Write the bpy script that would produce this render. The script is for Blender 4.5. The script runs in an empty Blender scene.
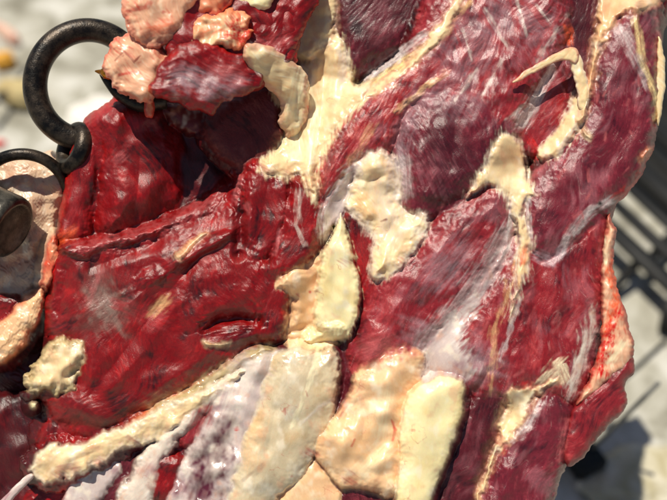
import bpy, bmesh, math, random
import numpy as np
from mathutils import Matrix, Vector

random.seed(4)
D = 800.0                      # camera to meat, mm
PITCH = math.radians(50)
S = 0.001
CAM_H = (D + 860) * S * math.sin(PITCH)
RX = Matrix.Rotation(-PITCH, 4, 'X')
CAMW = Vector((0, 0, CAM_H))
W = Matrix.Translation(CAMW) @ RX @ Matrix.Translation((0, D * S, 0))   # local frame -> world
scene = bpy.context.scene
COL = scene.collection


def L(px, py, z=0.0):
    k = (D - z) / D
    return Vector(((px - 333.5) * k * S, -z * S, (250 - py) * k * S))


# ------------------------------------------------------------------ noise
def _hash(ix, iy, seed):
    h = (ix.astype(np.int64) * 374761393 + iy.astype(np.int64) * 668265263 + seed * 974634777) & 0xffffffff
    h = ((h ^ (h >> 13)) * 1274126177) & 0xffffffff
    h = h ^ (h >> 16)
    return (h & 0xffff) / 65536.0 * 2 * np.pi


def pn(x, y, seed=0):
    x = np.asarray(x, float); y = np.asarray(y, float)
    ix = np.floor(x); iy = np.floor(y)
    fx = x - ix; fy = y - iy
    u = fx * fx * fx * (fx * (fx * 6 - 15) + 10); v = fy * fy * fy * (fy * (fy * 6 - 15) + 10)
    def g(a, b):
        t = _hash(ix + a, iy + b, seed)
        return np.cos(t) * (fx - a) + np.sin(t) * (fy - b)
    n0 = g(0, 0) * (1 - u) + g(1, 0) * u
    n1 = g(0, 1) * (1 - u) + g(1, 1) * u
    return (n0 * (1 - v) + n1 * v) * 1.5


def fbm(x, y, o=3, seed=0):
    r = 0; a = 1.0; t = 0
    for i in range(o):
        r = r + a * pn(x * 2 ** i + 7.3 * i, y * 2 ** i - 3.1 * i, seed + i * 17); t += a; a *= 0.5
    return r / t * 1.3


def sm(a, b, x):
    t = np.clip((x - a) / (b - a), 0, 1)
    return t * t * (3 - 2 * t)


def lin(c):
    c = np.array(c, float) / 255.0
    return np.where(c <= 0.04045, c / 12.92, ((c + 0.055) / 1.055) ** 2.4)


def smooth_poly(p, it=2):
    p = np.array(p, float)
    for _ in range(it):
        q = np.roll(p, -1, axis=0)
        n = np.empty((len(p) * 2, 2))
        n[0::2] = p * 0.78 + q * 0.22
        n[1::2] = p * 0.22 + q * 0.78
        p = n
    return p


def poly_sdf(x, y, P):
    d = np.full(x.shape, 1e9); ins = np.zeros(x.shape, bool)
    n = len(P)
    for i in range(n):
        ax, ay = P[i]; bx, by = P[(i + 1) % n]
        ex, ey = bx - ax, by - ay
        l2 = ex * ex + ey * ey + 1e-9
        t = np.clip(((x - ax) * ex + (y - ay) * ey) / l2, 0, 1)
        dx = x - ax - t * ex; dy = y - ay - t * ey
        d = np.minimum(d, dx * dx + dy * dy)
        if ay != by:
            c = ((ay > y) != (by > y)) & (x < (bx - ax) * (y - ay) / (by - ay) + ax)
            ins ^= c
    d = np.sqrt(d)
    return np.where(ins, d, -d)


def line_field(x, y, pts):
    """distance to a polyline, width interpolated, arclength and side"""
    best = np.full(x.shape, 1e9); wv = np.zeros(x.shape); sv = np.zeros(x.shape); side = np.zeros(x.shape)
    s0 = 0
    if len(pts) == 1:
        a = pts[0]
        d = np.hypot(x - a[0], y - a[1])
        return d, np.full(x.shape, float(a[2])), x - a[0], y - a[1]
    for a, b in zip(pts[:-1], pts[1:]):
        ex, ey = b[0] - a[0], b[1] - a[1]; l = math.hypot(ex, ey) + 1e-9
        t = np.clip(((x - a[0]) * ex + (y - a[1]) * ey) / (l * l), 0, 1)
        dx = x - a[0] - t * ex; dy = y - a[1] - t * ey
        d = np.hypot(dx, dy)
        m = d < best
        best = np.where(m, d, best)
        wv = np.where(m, a[2] + (b[2] - a[2]) * t, wv)
        sv = np.where(m, s0 + t * l, sv)
        side = np.where(m, (ex * (y - a[1]) - ey * (x - a[0])) / l, side)
        s0 += l
    return best, wv, sv, side


# ------------------------------------------------------------------ colours (sRGB of the flesh, its core tones dark for shade as well)
C = dict(
    red=(150, 12, 18), deep=(88, 8, 14), purple=(92, 34, 50), pink=(190, 98, 98), fat=(242, 214, 150),
    cream=(248, 236, 196), peach=(240, 190, 135), silver=(222, 208, 204), lilac=(184, 158, 164),
    bright=(205, 22, 18), orange=(236, 96, 50), brown=(112, 70, 62), white=(240, 228, 214), tan=(178, 156, 112),
    web=(226, 212, 198), grey=(150, 132, 120), wine=(62, 12, 22), rose=(172, 52, 56), clot_shade=(120, 4, 6), black=(30, 8, 8))

PAL = {
    'left':   ((128, 5, 9), (56, 3, 6), (166, 16, 18)),
    'purple': ((112, 28, 42), (68, 15, 28), (148, 50, 62)),
    'mid':    ((138, 30, 38), (84, 14, 24), (176, 62, 64)),
    'rose':   ((158, 36, 40), (100, 16, 24), (196, 88, 82)),
    'wine':   ((84, 18, 28), (46, 8, 16), (124, 40, 52)),
    'brown':  ((108, 34, 32), (66, 16, 18), (134, 66, 58)),
    'fat':    ((238, 210, 162), (230, 188, 138), (246, 232, 198)),
    'cream':  ((246, 230, 178), (238, 214, 152), (250, 242, 212)),
    'peach':  ((236, 194, 148), (226, 164, 118), (244, 220, 182)),
    'silver': ((208, 190, 184), (170, 132, 136), (232, 222, 214)),
    'trans':  ((214, 196, 162), (200, 172, 128), (226, 216, 194)),
    'tan':    ((186, 164, 118), (150, 124, 82), (220, 204, 160)),
    'bone':   ((214, 180, 150), (196, 136, 108), (228, 208, 184)),
    'redfat': ((232, 150, 110), (206, 70, 46), (244, 210, 168)),
    'pinkfat': ((230, 176, 142), (212, 118, 92), (244, 208, 176)),
    'web':    ((224, 208, 192), (198, 164, 158), (240, 232, 222)),
    'core':   ((74, 6, 10), (40, 3, 6), (104, 12, 16)),  # dark inner flesh, also stands in for deep shade at the left
}

# ------------------------------------------------------------------ strokes: tissue colour marks, and a few painted shade marks
# (tags, [(x,y,w)...], colour, opacity, softness, raggedness, height)
ST = []


def st(tag, pts, col, op=0.9, soft=3, rag=4, h=0.0, fx=18, fy=3):
    ST.append((tag, [(p[0], p[1], p[2]) for p in pts], lin(C[col] if isinstance(col, str) else col), op, soft, rag, h, fx, fy))



M, F, A = 'm', 'f', 'a'
# fat spine fringe and red fibres at upper centre
st(M, [(350, 100, 5), (385, 78, 6), (420, 52, 5), (445, 28, 4)], 'fat', .85, 4, 5, .6)
st(M, [(365, 80, 3), (392, 60, 4), (425, 35, 3)], 'silver', .7, 3, 4)
st(M, [(395, 112, 2), (425, 88, 3), (446, 72, 3)], 'redfat' if 'redfat' in C else 'peach', .8, 2, 3, .8)
st(M, [(440, 74, 4), (449, 71, 3)], 'pink', .8, 2, 2, .6)
st(M, [(372, 125, 3), (352, 160, 3), (338, 190, 2)], 'peach', .35, 3, 5)
st(M, [(350, 120, 4), (330, 160, 4), (322, 190, 3)], 'brown', .55, 4, 6)
st(M, [(420, 98, 9), (402, 130, 9), (398, 160, 6)], 'lilac', .4, 10, 10)
st(M, [(402, 165, 8), (405, 195, 6)], 'silver', .5, 6, 6)
st(M, [(480, 40, 26), (455, 95, 22)], 'lilac', .30, 20, 22, 0, 14, 4)
st(M, [(500, 10, 20), (540, 30, 20), (555, 60, 8)], 'lilac', .30, 16, 20, 0, 14, 4)
st(M, [(452, 18, 3), (470, 2, 3)], 'peach', .8, 2, 3)
for a, b in (((455, 30), (465, 60)), ((510, 0), (520, 35)), ((478, 10), (500, 45)), ((530, 5), (545, 25)), ((560, 15), (530, 60)), ((470, 70), (448, 100)), ((495, 60), (475, 95)), ((530, 95), (500, 120))):
    st(M, [(a[0], a[1], 2.5), (b[0], b[1], 2)], 'rose', .6, 3, 4)
    st(M, [(a[0] + 7, a[1], 1.2), (b[0] + 7, b[1], 1)], 'white', .45, 2, 3)
st(M, [(440, 140, 26), (462, 170, 24), (440, 200, 14)], 'wine', .7, 22, 12)
st(M, [(575, 0, 10), (578, 40, 9), (575, 75, 6)], 'wine', .6, 6, 5)
st(M, [(552, 66, 3), (538, 95, 5), (522, 122, 7)], 'silver', .85, 4, 4, .8, 26, 2.2)
st(M, [(567, 30, 4), (570, 42, 3)], 'orange', .7, 3, 3)
st(M, [(532, 142, 3), (538, 152, 4)], 'bright', .75, 5, 6)
st(M, [(560, 100, 4), (558, 130, 4)], 'red', .7, 4, 5)
# right muscle
st(M, [(636, 20, 3), (642, 60, 3), (655, 95, 2), (658, 120, 2)], 'fat', .7, 3, 3)
st(M, [(622, 30, 6), (636, 60, 4), (646, 85, 2)], 'silver', .45, 5, 5)
st(M, [(612, 198, 3), (590, 212, 3), (572, 232, 4), (562, 252, 3)], 'silver', .75, 4, 4, .5)
st(M, [(535, 255, 3), (552, 262, 5), (562, 250, 3)], 'lilac', .7, 4, 4)
st(M, [(655, 150, 3), (640, 180, 4), (618, 198, 4)], 'bright', .6, 4, 6)
st(M, [(600, 203, 2)], 'black', .9, 2, 1)
for k in range(34):
    x = random.uniform(560, 650); y = random.uniform(60, 235)
    st(M, [(x, y, .9), (x + random.uniform(-9, 4), y + random.uniform(4, 12), .6)], 'pink', .55, 1.4, 2)
for k in range(46):
    x = random.uniform(440, 590); y = random.uniform(200, 390)
    st(M, [(x, y, 1.3), (x - random.uniform(2, 8), y + random.uniform(4, 16), .6)], 'pink', .45, 2, 2.5)
# Y fat and silver skin on middle muscles
st(M, [(508, 232, 10), (488, 268, 10), (462, 305, 11), (432, 345, 16), (415, 380, 14)], 'silver', .4, 6, 9, .4, 30, 2.4)
st(M, [(445, 355, 22), (480, 368, 16), (420, 345, 18)], 'lilac', .4, 14, 16, .2, 16, 14)
st(M, [(515, 190, 2), (508, 235, 2.5)], 'silver', .8, 2, 3)
st(M, [(527, 190, 1.6), (530, 235, 2)], 'silver', .7, 2, 3)
st(M, [(520, 255, 2), (495, 330, 2), (490, 390, 2)], 'peach', .5, 4, 6)
st(M, [(500, 360, 2), (520, 300, 2)], 'silver', .5, 2, 4)
st(M, [(540, 275, 9), (530, 330, 8), (545, 360, 8)], 'red', .35, 9, 10)
st(M, [(596, 330, 2.5), (575, 375, 4), (568, 398, 3)], 'white', .35, 2.5, 4, .3, 30, 2)
st(M, [(545, 380, 6), (560, 365, 6), (565, 378, 5)], 'cream', .6, 4, 6, .8)
st(M, [(440, 275, 14), (460, 250, 12)], 'lilac', .35, 14, 14)
st(M, [(385, 300, 10), (378, 340, 14), (395, 352, 8)], 'rose', .6, 10, 9)
st(M, [(372, 350, 10), (385, 345, 10)], 'pink', .6, 9, 7)
# bottom muscles
st(M, [(540, 402, 2), (528, 425, 4), (512, 440, 3)], 'silver', .6, 3, 4)
st(M, [(520, 400, 3), (526, 385, 3)], 'bright', .8, 3, 3)
st(M, [(503, 452, 4)], 'rose', .8, 3, 2, 1.2)
st(M, [(566, 420, 3), (560, 460, 3)], 'pink', .5, 3, 4)
# left big red
st(M, [(98, 290, 16), (120, 312, 14), (88, 318, 14)], 'brown', .7, 14, 14, 0, 12, 12)
st(M, [(100, 300, 14), (112, 320, 10)], 'grey', .45, 10, 16, 0, 9, 9)
st(M, [(160, 320, 6), (120, 305, 5)], 'rose', .5, 6, 8)
st(M, [(165, 300, 5), (150, 315, 3)], 'peach', .5, 4, 5)
st(M, [(100, 272, 3), (90, 300, 3)], 'pink', .35, 4, 6)
st(M, [(80, 250, 7), (120, 240, 8), (170, 226, 7), (215, 200, 7)], 'pink', .28, 5, 10, .6, 7, 3)
st(M, [(56, 242, 4), (72, 232, 5)], 'orange', .7, 4, 5)
st(M, [(52, 255, 3), (48, 290, 3)], 'bright', .6, 4, 4)
st(M, [(80, 128, 3), (70, 165, 3), (62, 215, 3)], 'bright', .5, 4, 4)
st(M, [(96, 112, 4), (120, 98, 4)], 'bright', .4, 5, 5)
st(M, [(150, 108, 3), (147, 95, 4), (148, 88, 2)], 'orange', .85, 3, 3)
st(M, [(120, 155, 5), (115, 160, 4)], 'pink', .6, 4, 5)
st(M, [(90, 120, 5), (105, 108, 5)], 'rose', .5, 5, 6)
st(M, [(60, 235, 3), (75, 205, 3), (78, 190, 2)], 'rose', .5, 4, 5)
st(M, [(200, 405, 7), (170, 400, 8), (140, 418, 6)], 'peach', .38, 8, 8)
st(M, [(110, 438, 4), (150, 416, 4), (180, 395, 3)], 'orange', .4, 6, 6)
st(M, [(175, 95, 3)], 'grey', .5, 4, 4)
# centre-left red
st(M, [(300, 190, 3), (297, 225, 2), (305, 245, 1)], 'web', .45, 2.5, 3.5)
st(M, [(240, 178, 3), (236, 200, 3)], 'pink', .6, 2, 3)
st(M, [(280, 230, 1.4), (275, 255, 1.4)], 'pink', .8, 1.5, 2)
st(M, [(247, 205, 3), (249, 213, 1.5)], 'pink', .6, 2, 2)
# fat details
st(F, [(300, 75, 6), (292, 110, 5), (300, 150, 4)], 'cream', .7, 5, 6, .4)
st(F, [(312, 90, 3), (316, 120, 5), (310, 160, 3)], 'cream', .85, 3, 4, .5)
st(F, [(282, 110, 4), (290, 130, 6)], 'peach', .35, 5, 5)
st(F, [(323, 55, 8), (318, 80, 6)], 'peach', .4, 7, 6)
st(F, [(345, 55, 5), (342, 80, 4)], 'silver', .45, 4, 4)
st(F, [(270, 172, 2), (290, 168, 2)], 'peach', .5, 3, 4)
st(F, [(395, 165, 10), (385, 200, 12), (392, 235, 8)], 'silver', .34, 9, 9)
st(F, [(330, 200, 5), (345, 178, 6), (355, 168, 5)], 'lilac', .6, 4, 6, .4, 10, 3)
st(F, [(362, 200, 6), (372, 212, 5)], 'peach', .7, 5, 3, .8)
st(F, [(388, 275, 3), (378, 262, 4)], 'fat', .6, 4, 3)
st(F, [(295, 300, 8), (300, 330, 8)], 'peach', .5, 10, 8)
st(F, [(310, 292, 1.2)], 'bright', .7, 1, .5)
st(F, [(508, 215, 3), (512, 200, 3)], 'silver', .5, 3, 3)
st(F, [(525, 250, 3), (523, 262, 3)], 'orange', .6, 3, 3)
st(F, [(392, 420, 1), (395, 430, 1.3), (392, 440, .8)], 'bright', .6, 1, 1.5)
st(F, [(355, 440, 1), (352, 446, 1.2)], 'bright', .85, .8, 1)
st(F, [(372, 430, 8), (345, 450, 8), (400, 455, 8)], 'redfat' if 'redfat' in C else 'peach', .5, 9, 8)
st(F, [(385, 395, 7), (380, 430, 6)], 'cream', .5, 8, 6)
st(F, [(365, 470, 9), (385, 450, 8)], 'cream', .45, 8, 6)
st(F, [(412, 344, 9), (386, 346, 13), (364, 358, 9)], 'rose', .8, 12, 9, 0, 8, 8)
st(F, [(352, 385, 4), (338, 412, 3)], 'rose', .5, 6, 6)
st(F, [(318, 355, 3), (300, 410, 1.6), (292, 425, 1.6)], 'cream', .7, 2.5, 3, .4)
st(F, [(333, 400, 1.5), (318, 408, 1.2), (300, 425, 1)], 'white', .6, 1.5, 1.5, .3)
st(F, [(255, 425, 8), (250, 460, 10)], 'peach', .45, 10, 8)
st(F, [(300, 380, 14), (285, 400, 12)], 'grey', .18, 14, 10)
st(F, [(262, 465, 2), (245, 480, 2)], 'brown', .3, 3, 3)
st(F, [(75, 467, 4), (62, 470, 3)], 'pink', .5, 4, 4)
st(F, [(130, 395, 2)], 'pink', .4, 2, 2)
st(F, [(115, 60, 1), (124, 52, 1), (134, 62, 1.2), (140, 56, 1)], 'clot_shade', .6, .8, 2)
st(F, [(120, 75, 1.5), (138, 72, 1), (148, 80, 1.5)], 'bright', .6, 1.5, 3)
st(F, [(128, 12, 2), (145, 8, 1.5), (150, 2, 2)], 'bright', .5, 2, 3)
st(F, [(150, 30, 5), (168, 25, 6)], 'orange', .5, 6, 6)
st(F, [(160, 45, 7), (172, 35, 5)], 'red', .45, 6, 6)
st(F, [(188, 45, 1.2), (196, 58, 1.5), (202, 50, 1)], 'bright', .7, 1, 2)
st(F, [(232, 22, 5), (245, 38, 6), (225, 35, 4)], 'bright', .8, 4, 7, 0, 4, 3)
st(F, [(215, 28, 5), (200, 35, 4)], 'orange', .5, 5, 6)
st(F, [(575, 128, 3), (560, 150, 3)], 'silver', .4, 3, 4)
st(F, [(519, 77, 3)], 'orange', .6, 3, 2)
st(F, [(605, 20, 5), (600, 30, 5)], 'peach', .6, 5, 4)
st(F, [(640, 6, 5)], 'brown', .6, 4, 3)
st(F, [(612, 268, 5), (618, 300, 5), (607, 330, 5)], 'orange', .75, 5, 6, 0, 6, 3)
st(F, [(618, 312, 3), (604, 352, 5), (600, 372, 5)], 'bright', .85, 4, 7, 0, 6, 3)
st(F, [(622, 345, 4), (612, 360, 4)], 'cream', .7, 4, 4)
st(F, [(604, 240, 3), (606, 262, 3)], 'cream', .6, 3, 3)
st(F, [(235, 372, 12), (215, 395, 12)], 'white', .25, 9, 9)
st(F, [(262, 372, 6), (240, 360, 8)], 'lilac', .5, 8, 8)
st('s', [(222, 428, 12), (212, 460, 15), (200, 490, 16)], 'purple', .85, 12, 16, 0, 14, 12)
st('s', [(206, 408, 6), (192, 436, 7)], 'wine', .7, 6, 7, 0, 14, 12)
st('s', [(245, 372, 6), (238, 410, 5), (215, 470, 4)], 'white', .4, 7, 9, .6, 30, 14)
st('s', [(275, 352, 6), (232, 400, 5), (180, 470, 4)], 'white', .3, 8, 9, .4, 30, 14)
st('s', [(250, 360, 10), (232, 378, 8), (225, 395, 6)], 'white', .5, 8, 9)
st('s', [(205, 410, 7), (195, 430, 6)], 'red', .6, 5, 6)
st('s', [(236, 430, 2)], 'bright', .7, 2, 2)
# top flap
st(M, [(180, 75, 10), (205, 85, 12), (232, 88, 8)], 'lilac', .5, 10, 12, 0, 12, 7)
st(M, [(215, 68, 6), (240, 78, 6)], 'pink', .5, 6, 6)
st(M, [(165, 62, 8), (158, 85, 8)], 'clot_shade', .4, 9, 7)
st(M, [(250, 48, 5), (262, 66, 7), (280, 66, 7), (292, 78, 4)], 'white', .85, 4, 4, .5)
st(M, [(262, 45, 5), (285, 40, 6)], 'pink', .4, 5, 7)
st(M, [(235, 45, 5), (247, 30, 6), (228, 38, 5)], 'bright', .8, 4, 5, 0, 4, 3)
# lower left
st(M, [(150, 462, 4), (165, 455, 5)], 'pink', .5, 6, 5)
st(M, [(60, 495, 5), (70, 488, 4)], 'bright', .7, 4, 4)
st(M, [(62, 432, 5)], 'rose', .5, 5, 5)


random.seed(11)
for k in range(70):
    cx_, cy_ = random.choice([(300, 120), (390, 220), (310, 310), (370, 430), (280, 420), (100, 450), (145, 60), (215, 40), (515, 190), (150, 20), (610, 20), (505, 430), (560, 130)])
    x = cx_ + random.gauss(0, 22); y = cy_ + random.gauss(0, 26); a_ = random.uniform(0, 3.14); l_ = random.uniform(0, 7)
    st(F, [(x, y, random.uniform(.4, 1.1)), (x + l_ * math.cos(a_), y + l_ * math.sin(a_), .3)], random.choice(['bright', 'rose', 'clot_shade']), random.uniform(.35, .75), 1.0, 1.2)
for x, y, w_ in ((262, 168, 4), (288, 172, 3), (345, 260, 3), (286, 300, 4), (352, 345, 3), (470, 195, 4), (545, 158, 4), (512, 300, 4), (100, 462, 4), (60, 476, 4), (400, 262, 3), (425, 240, 3), (350, 480, 5), (310, 452, 4), (596, 90, 3), (500, 440, 4), (130, 440, 3)):
    st(F, [(x, y, w_), (x + 5, y + 3, w_ * .6)], 'rose', .5, 4, 5)


def fold(tag, pts, h, soft=6):
    st(tag, pts, 'red', 0.0, soft, 3, h)


fold(M, [(205, 205, 4), (150, 246, 5), (90, 268, 3)], -3.5)
fold(M, [(245, 222, 4), (215, 245, 5), (180, 264, 5), (150, 286, 4), (128, 304, 3)], 3.5)
fold(M, [(232, 240, 3), (195, 262, 4), (170, 290, 3)], -3)
fold(M, [(244, 204, 4), (240, 232, 5), (238, 256, 4)], -7, 5)
fold(M, [(204, 328, 3), (220, 319, 5), (240, 317, 5), (258, 320, 3)], -10, 5)
fold(M, [(208, 344, 3), (232, 342, 4), (256, 334, 3)], 3, 5)
fold(M, [(120, 430, 5), (80, 425, 5)], -5, 8)
fold(M, [(66, 270, 4), (58, 320, 5)], -5, 8)
fold(M, [(360, 300, 4), (352, 335, 4)], -6, 6)
fold(M, [(488, 372, 3), (478, 392, 3)], -5, 5)
st(M, [(208, 326, 5), (235, 322, 8), (258, 322, 5)], 'clot_shade', .5, 7, 5, -3)  # cavity shade painted dark red along the fold
st(M, [(240, 215, 8), (236, 250, 8)], 'deep', .6, 7, 6)  # shade painted into the crease left of centre
st(M, [(70, 400, 10), (110, 428, 10)], 'deep', .5, 9, 10)  # shade painted dark over the lower left fold
st(M, [(225, 345, 6), (255, 338, 5)], 'wine', .6, 6, 5)  # shade painted dark at the foot of the cavity
fold(M, [(180, 300, 5), (150, 345, 6), (110, 390, 5)], 2.6, 9)
fold(M, [(160, 305, 4), (125, 350, 5), (90, 395, 4)], -2.6, 8)
fold(M, [(215, 350, 4), (180, 375, 5), (130, 405, 4)], 2.2, 8)
fold(M, [(120, 120, 6), (112, 160, 7), (118, 200, 6)], 3, 10)
fold(M, [(140, 150, 4), (138, 190, 5), (132, 222, 4)], -4, 8)
fold(M, [(268, 185, 4), (262, 215, 4), (258, 245, 3)], -2.4, 6)
fold(M, [(250, 190, 4), (248, 230, 4)], 2, 6)
fold(M, [(455, 230, 6), (425, 270, 7), (390, 315, 5)], 3, 9)
fold(M, [(485, 225, 4), (450, 275, 5), (412, 322, 4)], -3, 8)
fold(M, [(430, 120, 6), (415, 160, 7), (425, 195, 5)], 2.5, 10)
fold(M, [(455, 120, 4), (452, 165, 5), (440, 200, 4)], -2.5, 9)
fold(M, [(475, 40, 5), (450, 75, 5)], 2.5, 7)
fold(M, [(500, 20, 4), (480, 60, 4), (470, 90, 3)], -3, 7)
fold(M, [(525, 20, 5), (510, 60, 5), (490, 100, 4)], 2.5, 8)
fold(M, [(545, 30, 3), (530, 65, 4)], -2.5, 7)
fold(M, [(620, 70, 7), (600, 120, 8), (570, 180, 7)], 2.5, 12)
fold(M, [(640, 70, 4), (630, 130, 5), (600, 175, 4)], -2.2, 10)
fold(M, [(560, 270, 5), (548, 330, 6), (540, 375, 4)], 2.4, 10)
fold(M, [(580, 270, 4), (566, 330, 5)], -2.2, 9)
fold(M, [(530, 290, 4), (512, 345, 5), (505, 385, 4)], -2.6, 8)
fold(M, [(540, 410, 5), (520, 455, 6), (500, 500, 5)], 2, 9)
fold(F, [(390, 380, 8), (385, 410, 8)], 3, 8)
fold(F, [(350, 430, 6), (340, 455, 7)], 3.5, 7)
fold(F, [(366, 410, 3), (362, 440, 3), (372, 460, 3)], -3.5, 6)
fold(F, [(380, 462, 8)], 3.5, 7)
fold(F, [(302, 60, 3), (294, 110, 3), (300, 150, 3)], -3.2, 5)
fold(F, [(312, 70, 4), (307, 120, 5), (311, 170, 4)], 3.4, 5)
fold(F, [(334, 50, 4), (336, 80, 4), (330, 110, 4)], 3, 5)
fold(F, [(324, 60, 3), (323, 100, 3), (318, 140, 2)], -3, 4)
fold(F, [(345, 250, 5), (342, 300, 5)], 2.5, 6)
fold(F, [(325, 262, 3), (322, 300, 3)], -1.6, 4)
fold(F, [(430, 400, 10), (420, 450, 10)], 2.5, 12)
fold('s', [(240, 370, 6), (215, 430, 6), (196, 500, 5)], -3, 8)
fold('s', [(262, 360, 5), (246, 400, 5)], 2.5, 8)
fold(F, [(352, 176, 3), (368, 182, 3), (384, 176, 2)], -2.6, 4)
fold(F, [(398, 212, 3), (388, 232, 3), (378, 252, 3)], -2.2, 5)
fold(F, [(292, 332, 3), (310, 326, 3), (322, 332, 2)], -2.4, 3)
fold(F, [(302, 345, 3), (318, 338, 3)], 2.5, 3)
fold(F, [(250, 440, 10), (262, 480, 8)], 3, 10)
fold(F, [(275, 410, 3), (268, 450, 3)], -2, 6)
fold(F, [(70, 462, 3), (100, 450, 3)], -2, 5)
fold(F, [(375, 165, 7), (385, 200, 7), (398, 232, 7)], 3, 8)
fold(F, [(358, 180, 3), (352, 200, 4)], -3, 5)
fold(F, [(366, 208, 5), (372, 214, 4)], 2.5, 5)
fold(F, [(300, 380, 12), (290, 420, 12), (270, 460, 8)], 3, 14)


def apply_strokes(x, y, col, tag):
    dh = np.zeros(x.shape)
    x0, x1, y0, y1 = x.min(), x.max(), y.min(), y.max()
    for i, (tg, pts, c, op, soft, rag, h, fx, fy) in enumerate(ST):
        if tg != tag and tg != A:
            continue
        xs = [p[0] for p in pts]; ys = [p[1] for p in pts]; w = max(p[2] for p in pts) + rag + soft
        if min(xs) - w > x1 or max(xs) + w < x0 or min(ys) - w > y1 or max(ys) + w < y0:
            continue
        m = (x > min(xs) - w) & (x < max(xs) + w) & (y > min(ys) - w) & (y < max(ys) + w)
        if not m.any():
            continue
        xm, ym = x[m], y[m]
        d, wv, s, sd = line_field(xm, ym, pts)
        n = fbm(s / fx, sd / fy, 3, 100 + i) * 0.65 + fbm(xm / 9, ym / 9, 2, 500 + i) * 0.35
        a = sm(-soft, soft, wv - d + n * rag * 1.6)
        a2 = a * op * np.clip(1 + 0.55 * fbm(s / fx * 1.5, sd / fy * 1.6, 2, 900 + i), 0.2, 1.25)
        a2 = np.clip(a2, 0, 1)
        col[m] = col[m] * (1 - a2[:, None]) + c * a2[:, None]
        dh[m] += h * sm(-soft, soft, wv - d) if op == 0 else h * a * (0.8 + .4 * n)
    return dh


# ------------------------------------------------------------------ height map of what is already there
HX0, HY0, HX1, HY1 = -60, -60, 730, 560
Hmap = np.full((HY1 - HY0, HX1 - HX0), -60.0)


def h_lookup(x, y, Hm):
    xi = np.clip(x - HX0, 0, Hm.shape[1] - 1.001); yi = np.clip(y - HY0, 0, Hm.shape[0] - 1.001)
    i = xi.astype(int); j = yi.astype(int); fx = xi - i; fy = yi - j
    return (Hm[j, i] * (1 - fx) * (1 - fy) + Hm[j, i + 1] * fx * (1 - fy) + Hm[j + 1, i] * (1 - fx) * fy + Hm[j + 1, i + 1] * fx * fy)


def blur(Hm, r):
    out = Hm
    for _ in range(2):
        for ax in (0, 1):
            c = np.cumsum(np.pad(out, [(r + 1, r) if a == ax else (0, 0) for a in (0, 1)], mode='edge'), axis=ax)
            n = out.shape[ax]
            hi = np.take(c, np.arange(2 * r + 1, 2 * r + 1 + n), axis=ax)
            lo = np.take(c, np.arange(0, n), axis=ax)
            out = (hi - lo) / (2 * r + 1)
    return out


MATS = {}
PARTSEED = [10]


def mesh_from(name, V, Fq, colv, uv, mat, parent, valid=True):
    me = bpy.data.meshes.new(name)
    nv = len(V); nf = len(Fq)
    me.vertices.add(nv); me.vertices.foreach_set('co', V.astype(np.float32).ravel())
    me.loops.add(nf * 4); me.loops.foreach_set('vertex_index', Fq.astype(np.int32).ravel())
    me.polygons.add(nf)
    me.polygons.foreach_set('loop_start', np.arange(0, nf * 4, 4, dtype=np.int32))
    me.polygons.foreach_set('use_smooth', np.ones(nf, bool))
    me.update(calc_edges=True)
    ca = me.color_attributes.new('Col', 'FLOAT_COLOR', 'POINT')
    rgba = np.ones((nv, 4), np.float32); rgba[:, :3] = colv
    ca.data.foreach_set('color', rgba.ravel())
    ul = me.uv_layers.new(name='Fibre')
    ul.data.foreach_set('uv', uv[Fq.ravel()].astype(np.float32).ravel())
    if valid: me.validate()
    me.materials.append(mat)
    o = bpy.data.objects.new(name, me)
    COL.objects.link(o)
    if parent:
        o.parent = parent
    return o


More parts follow.
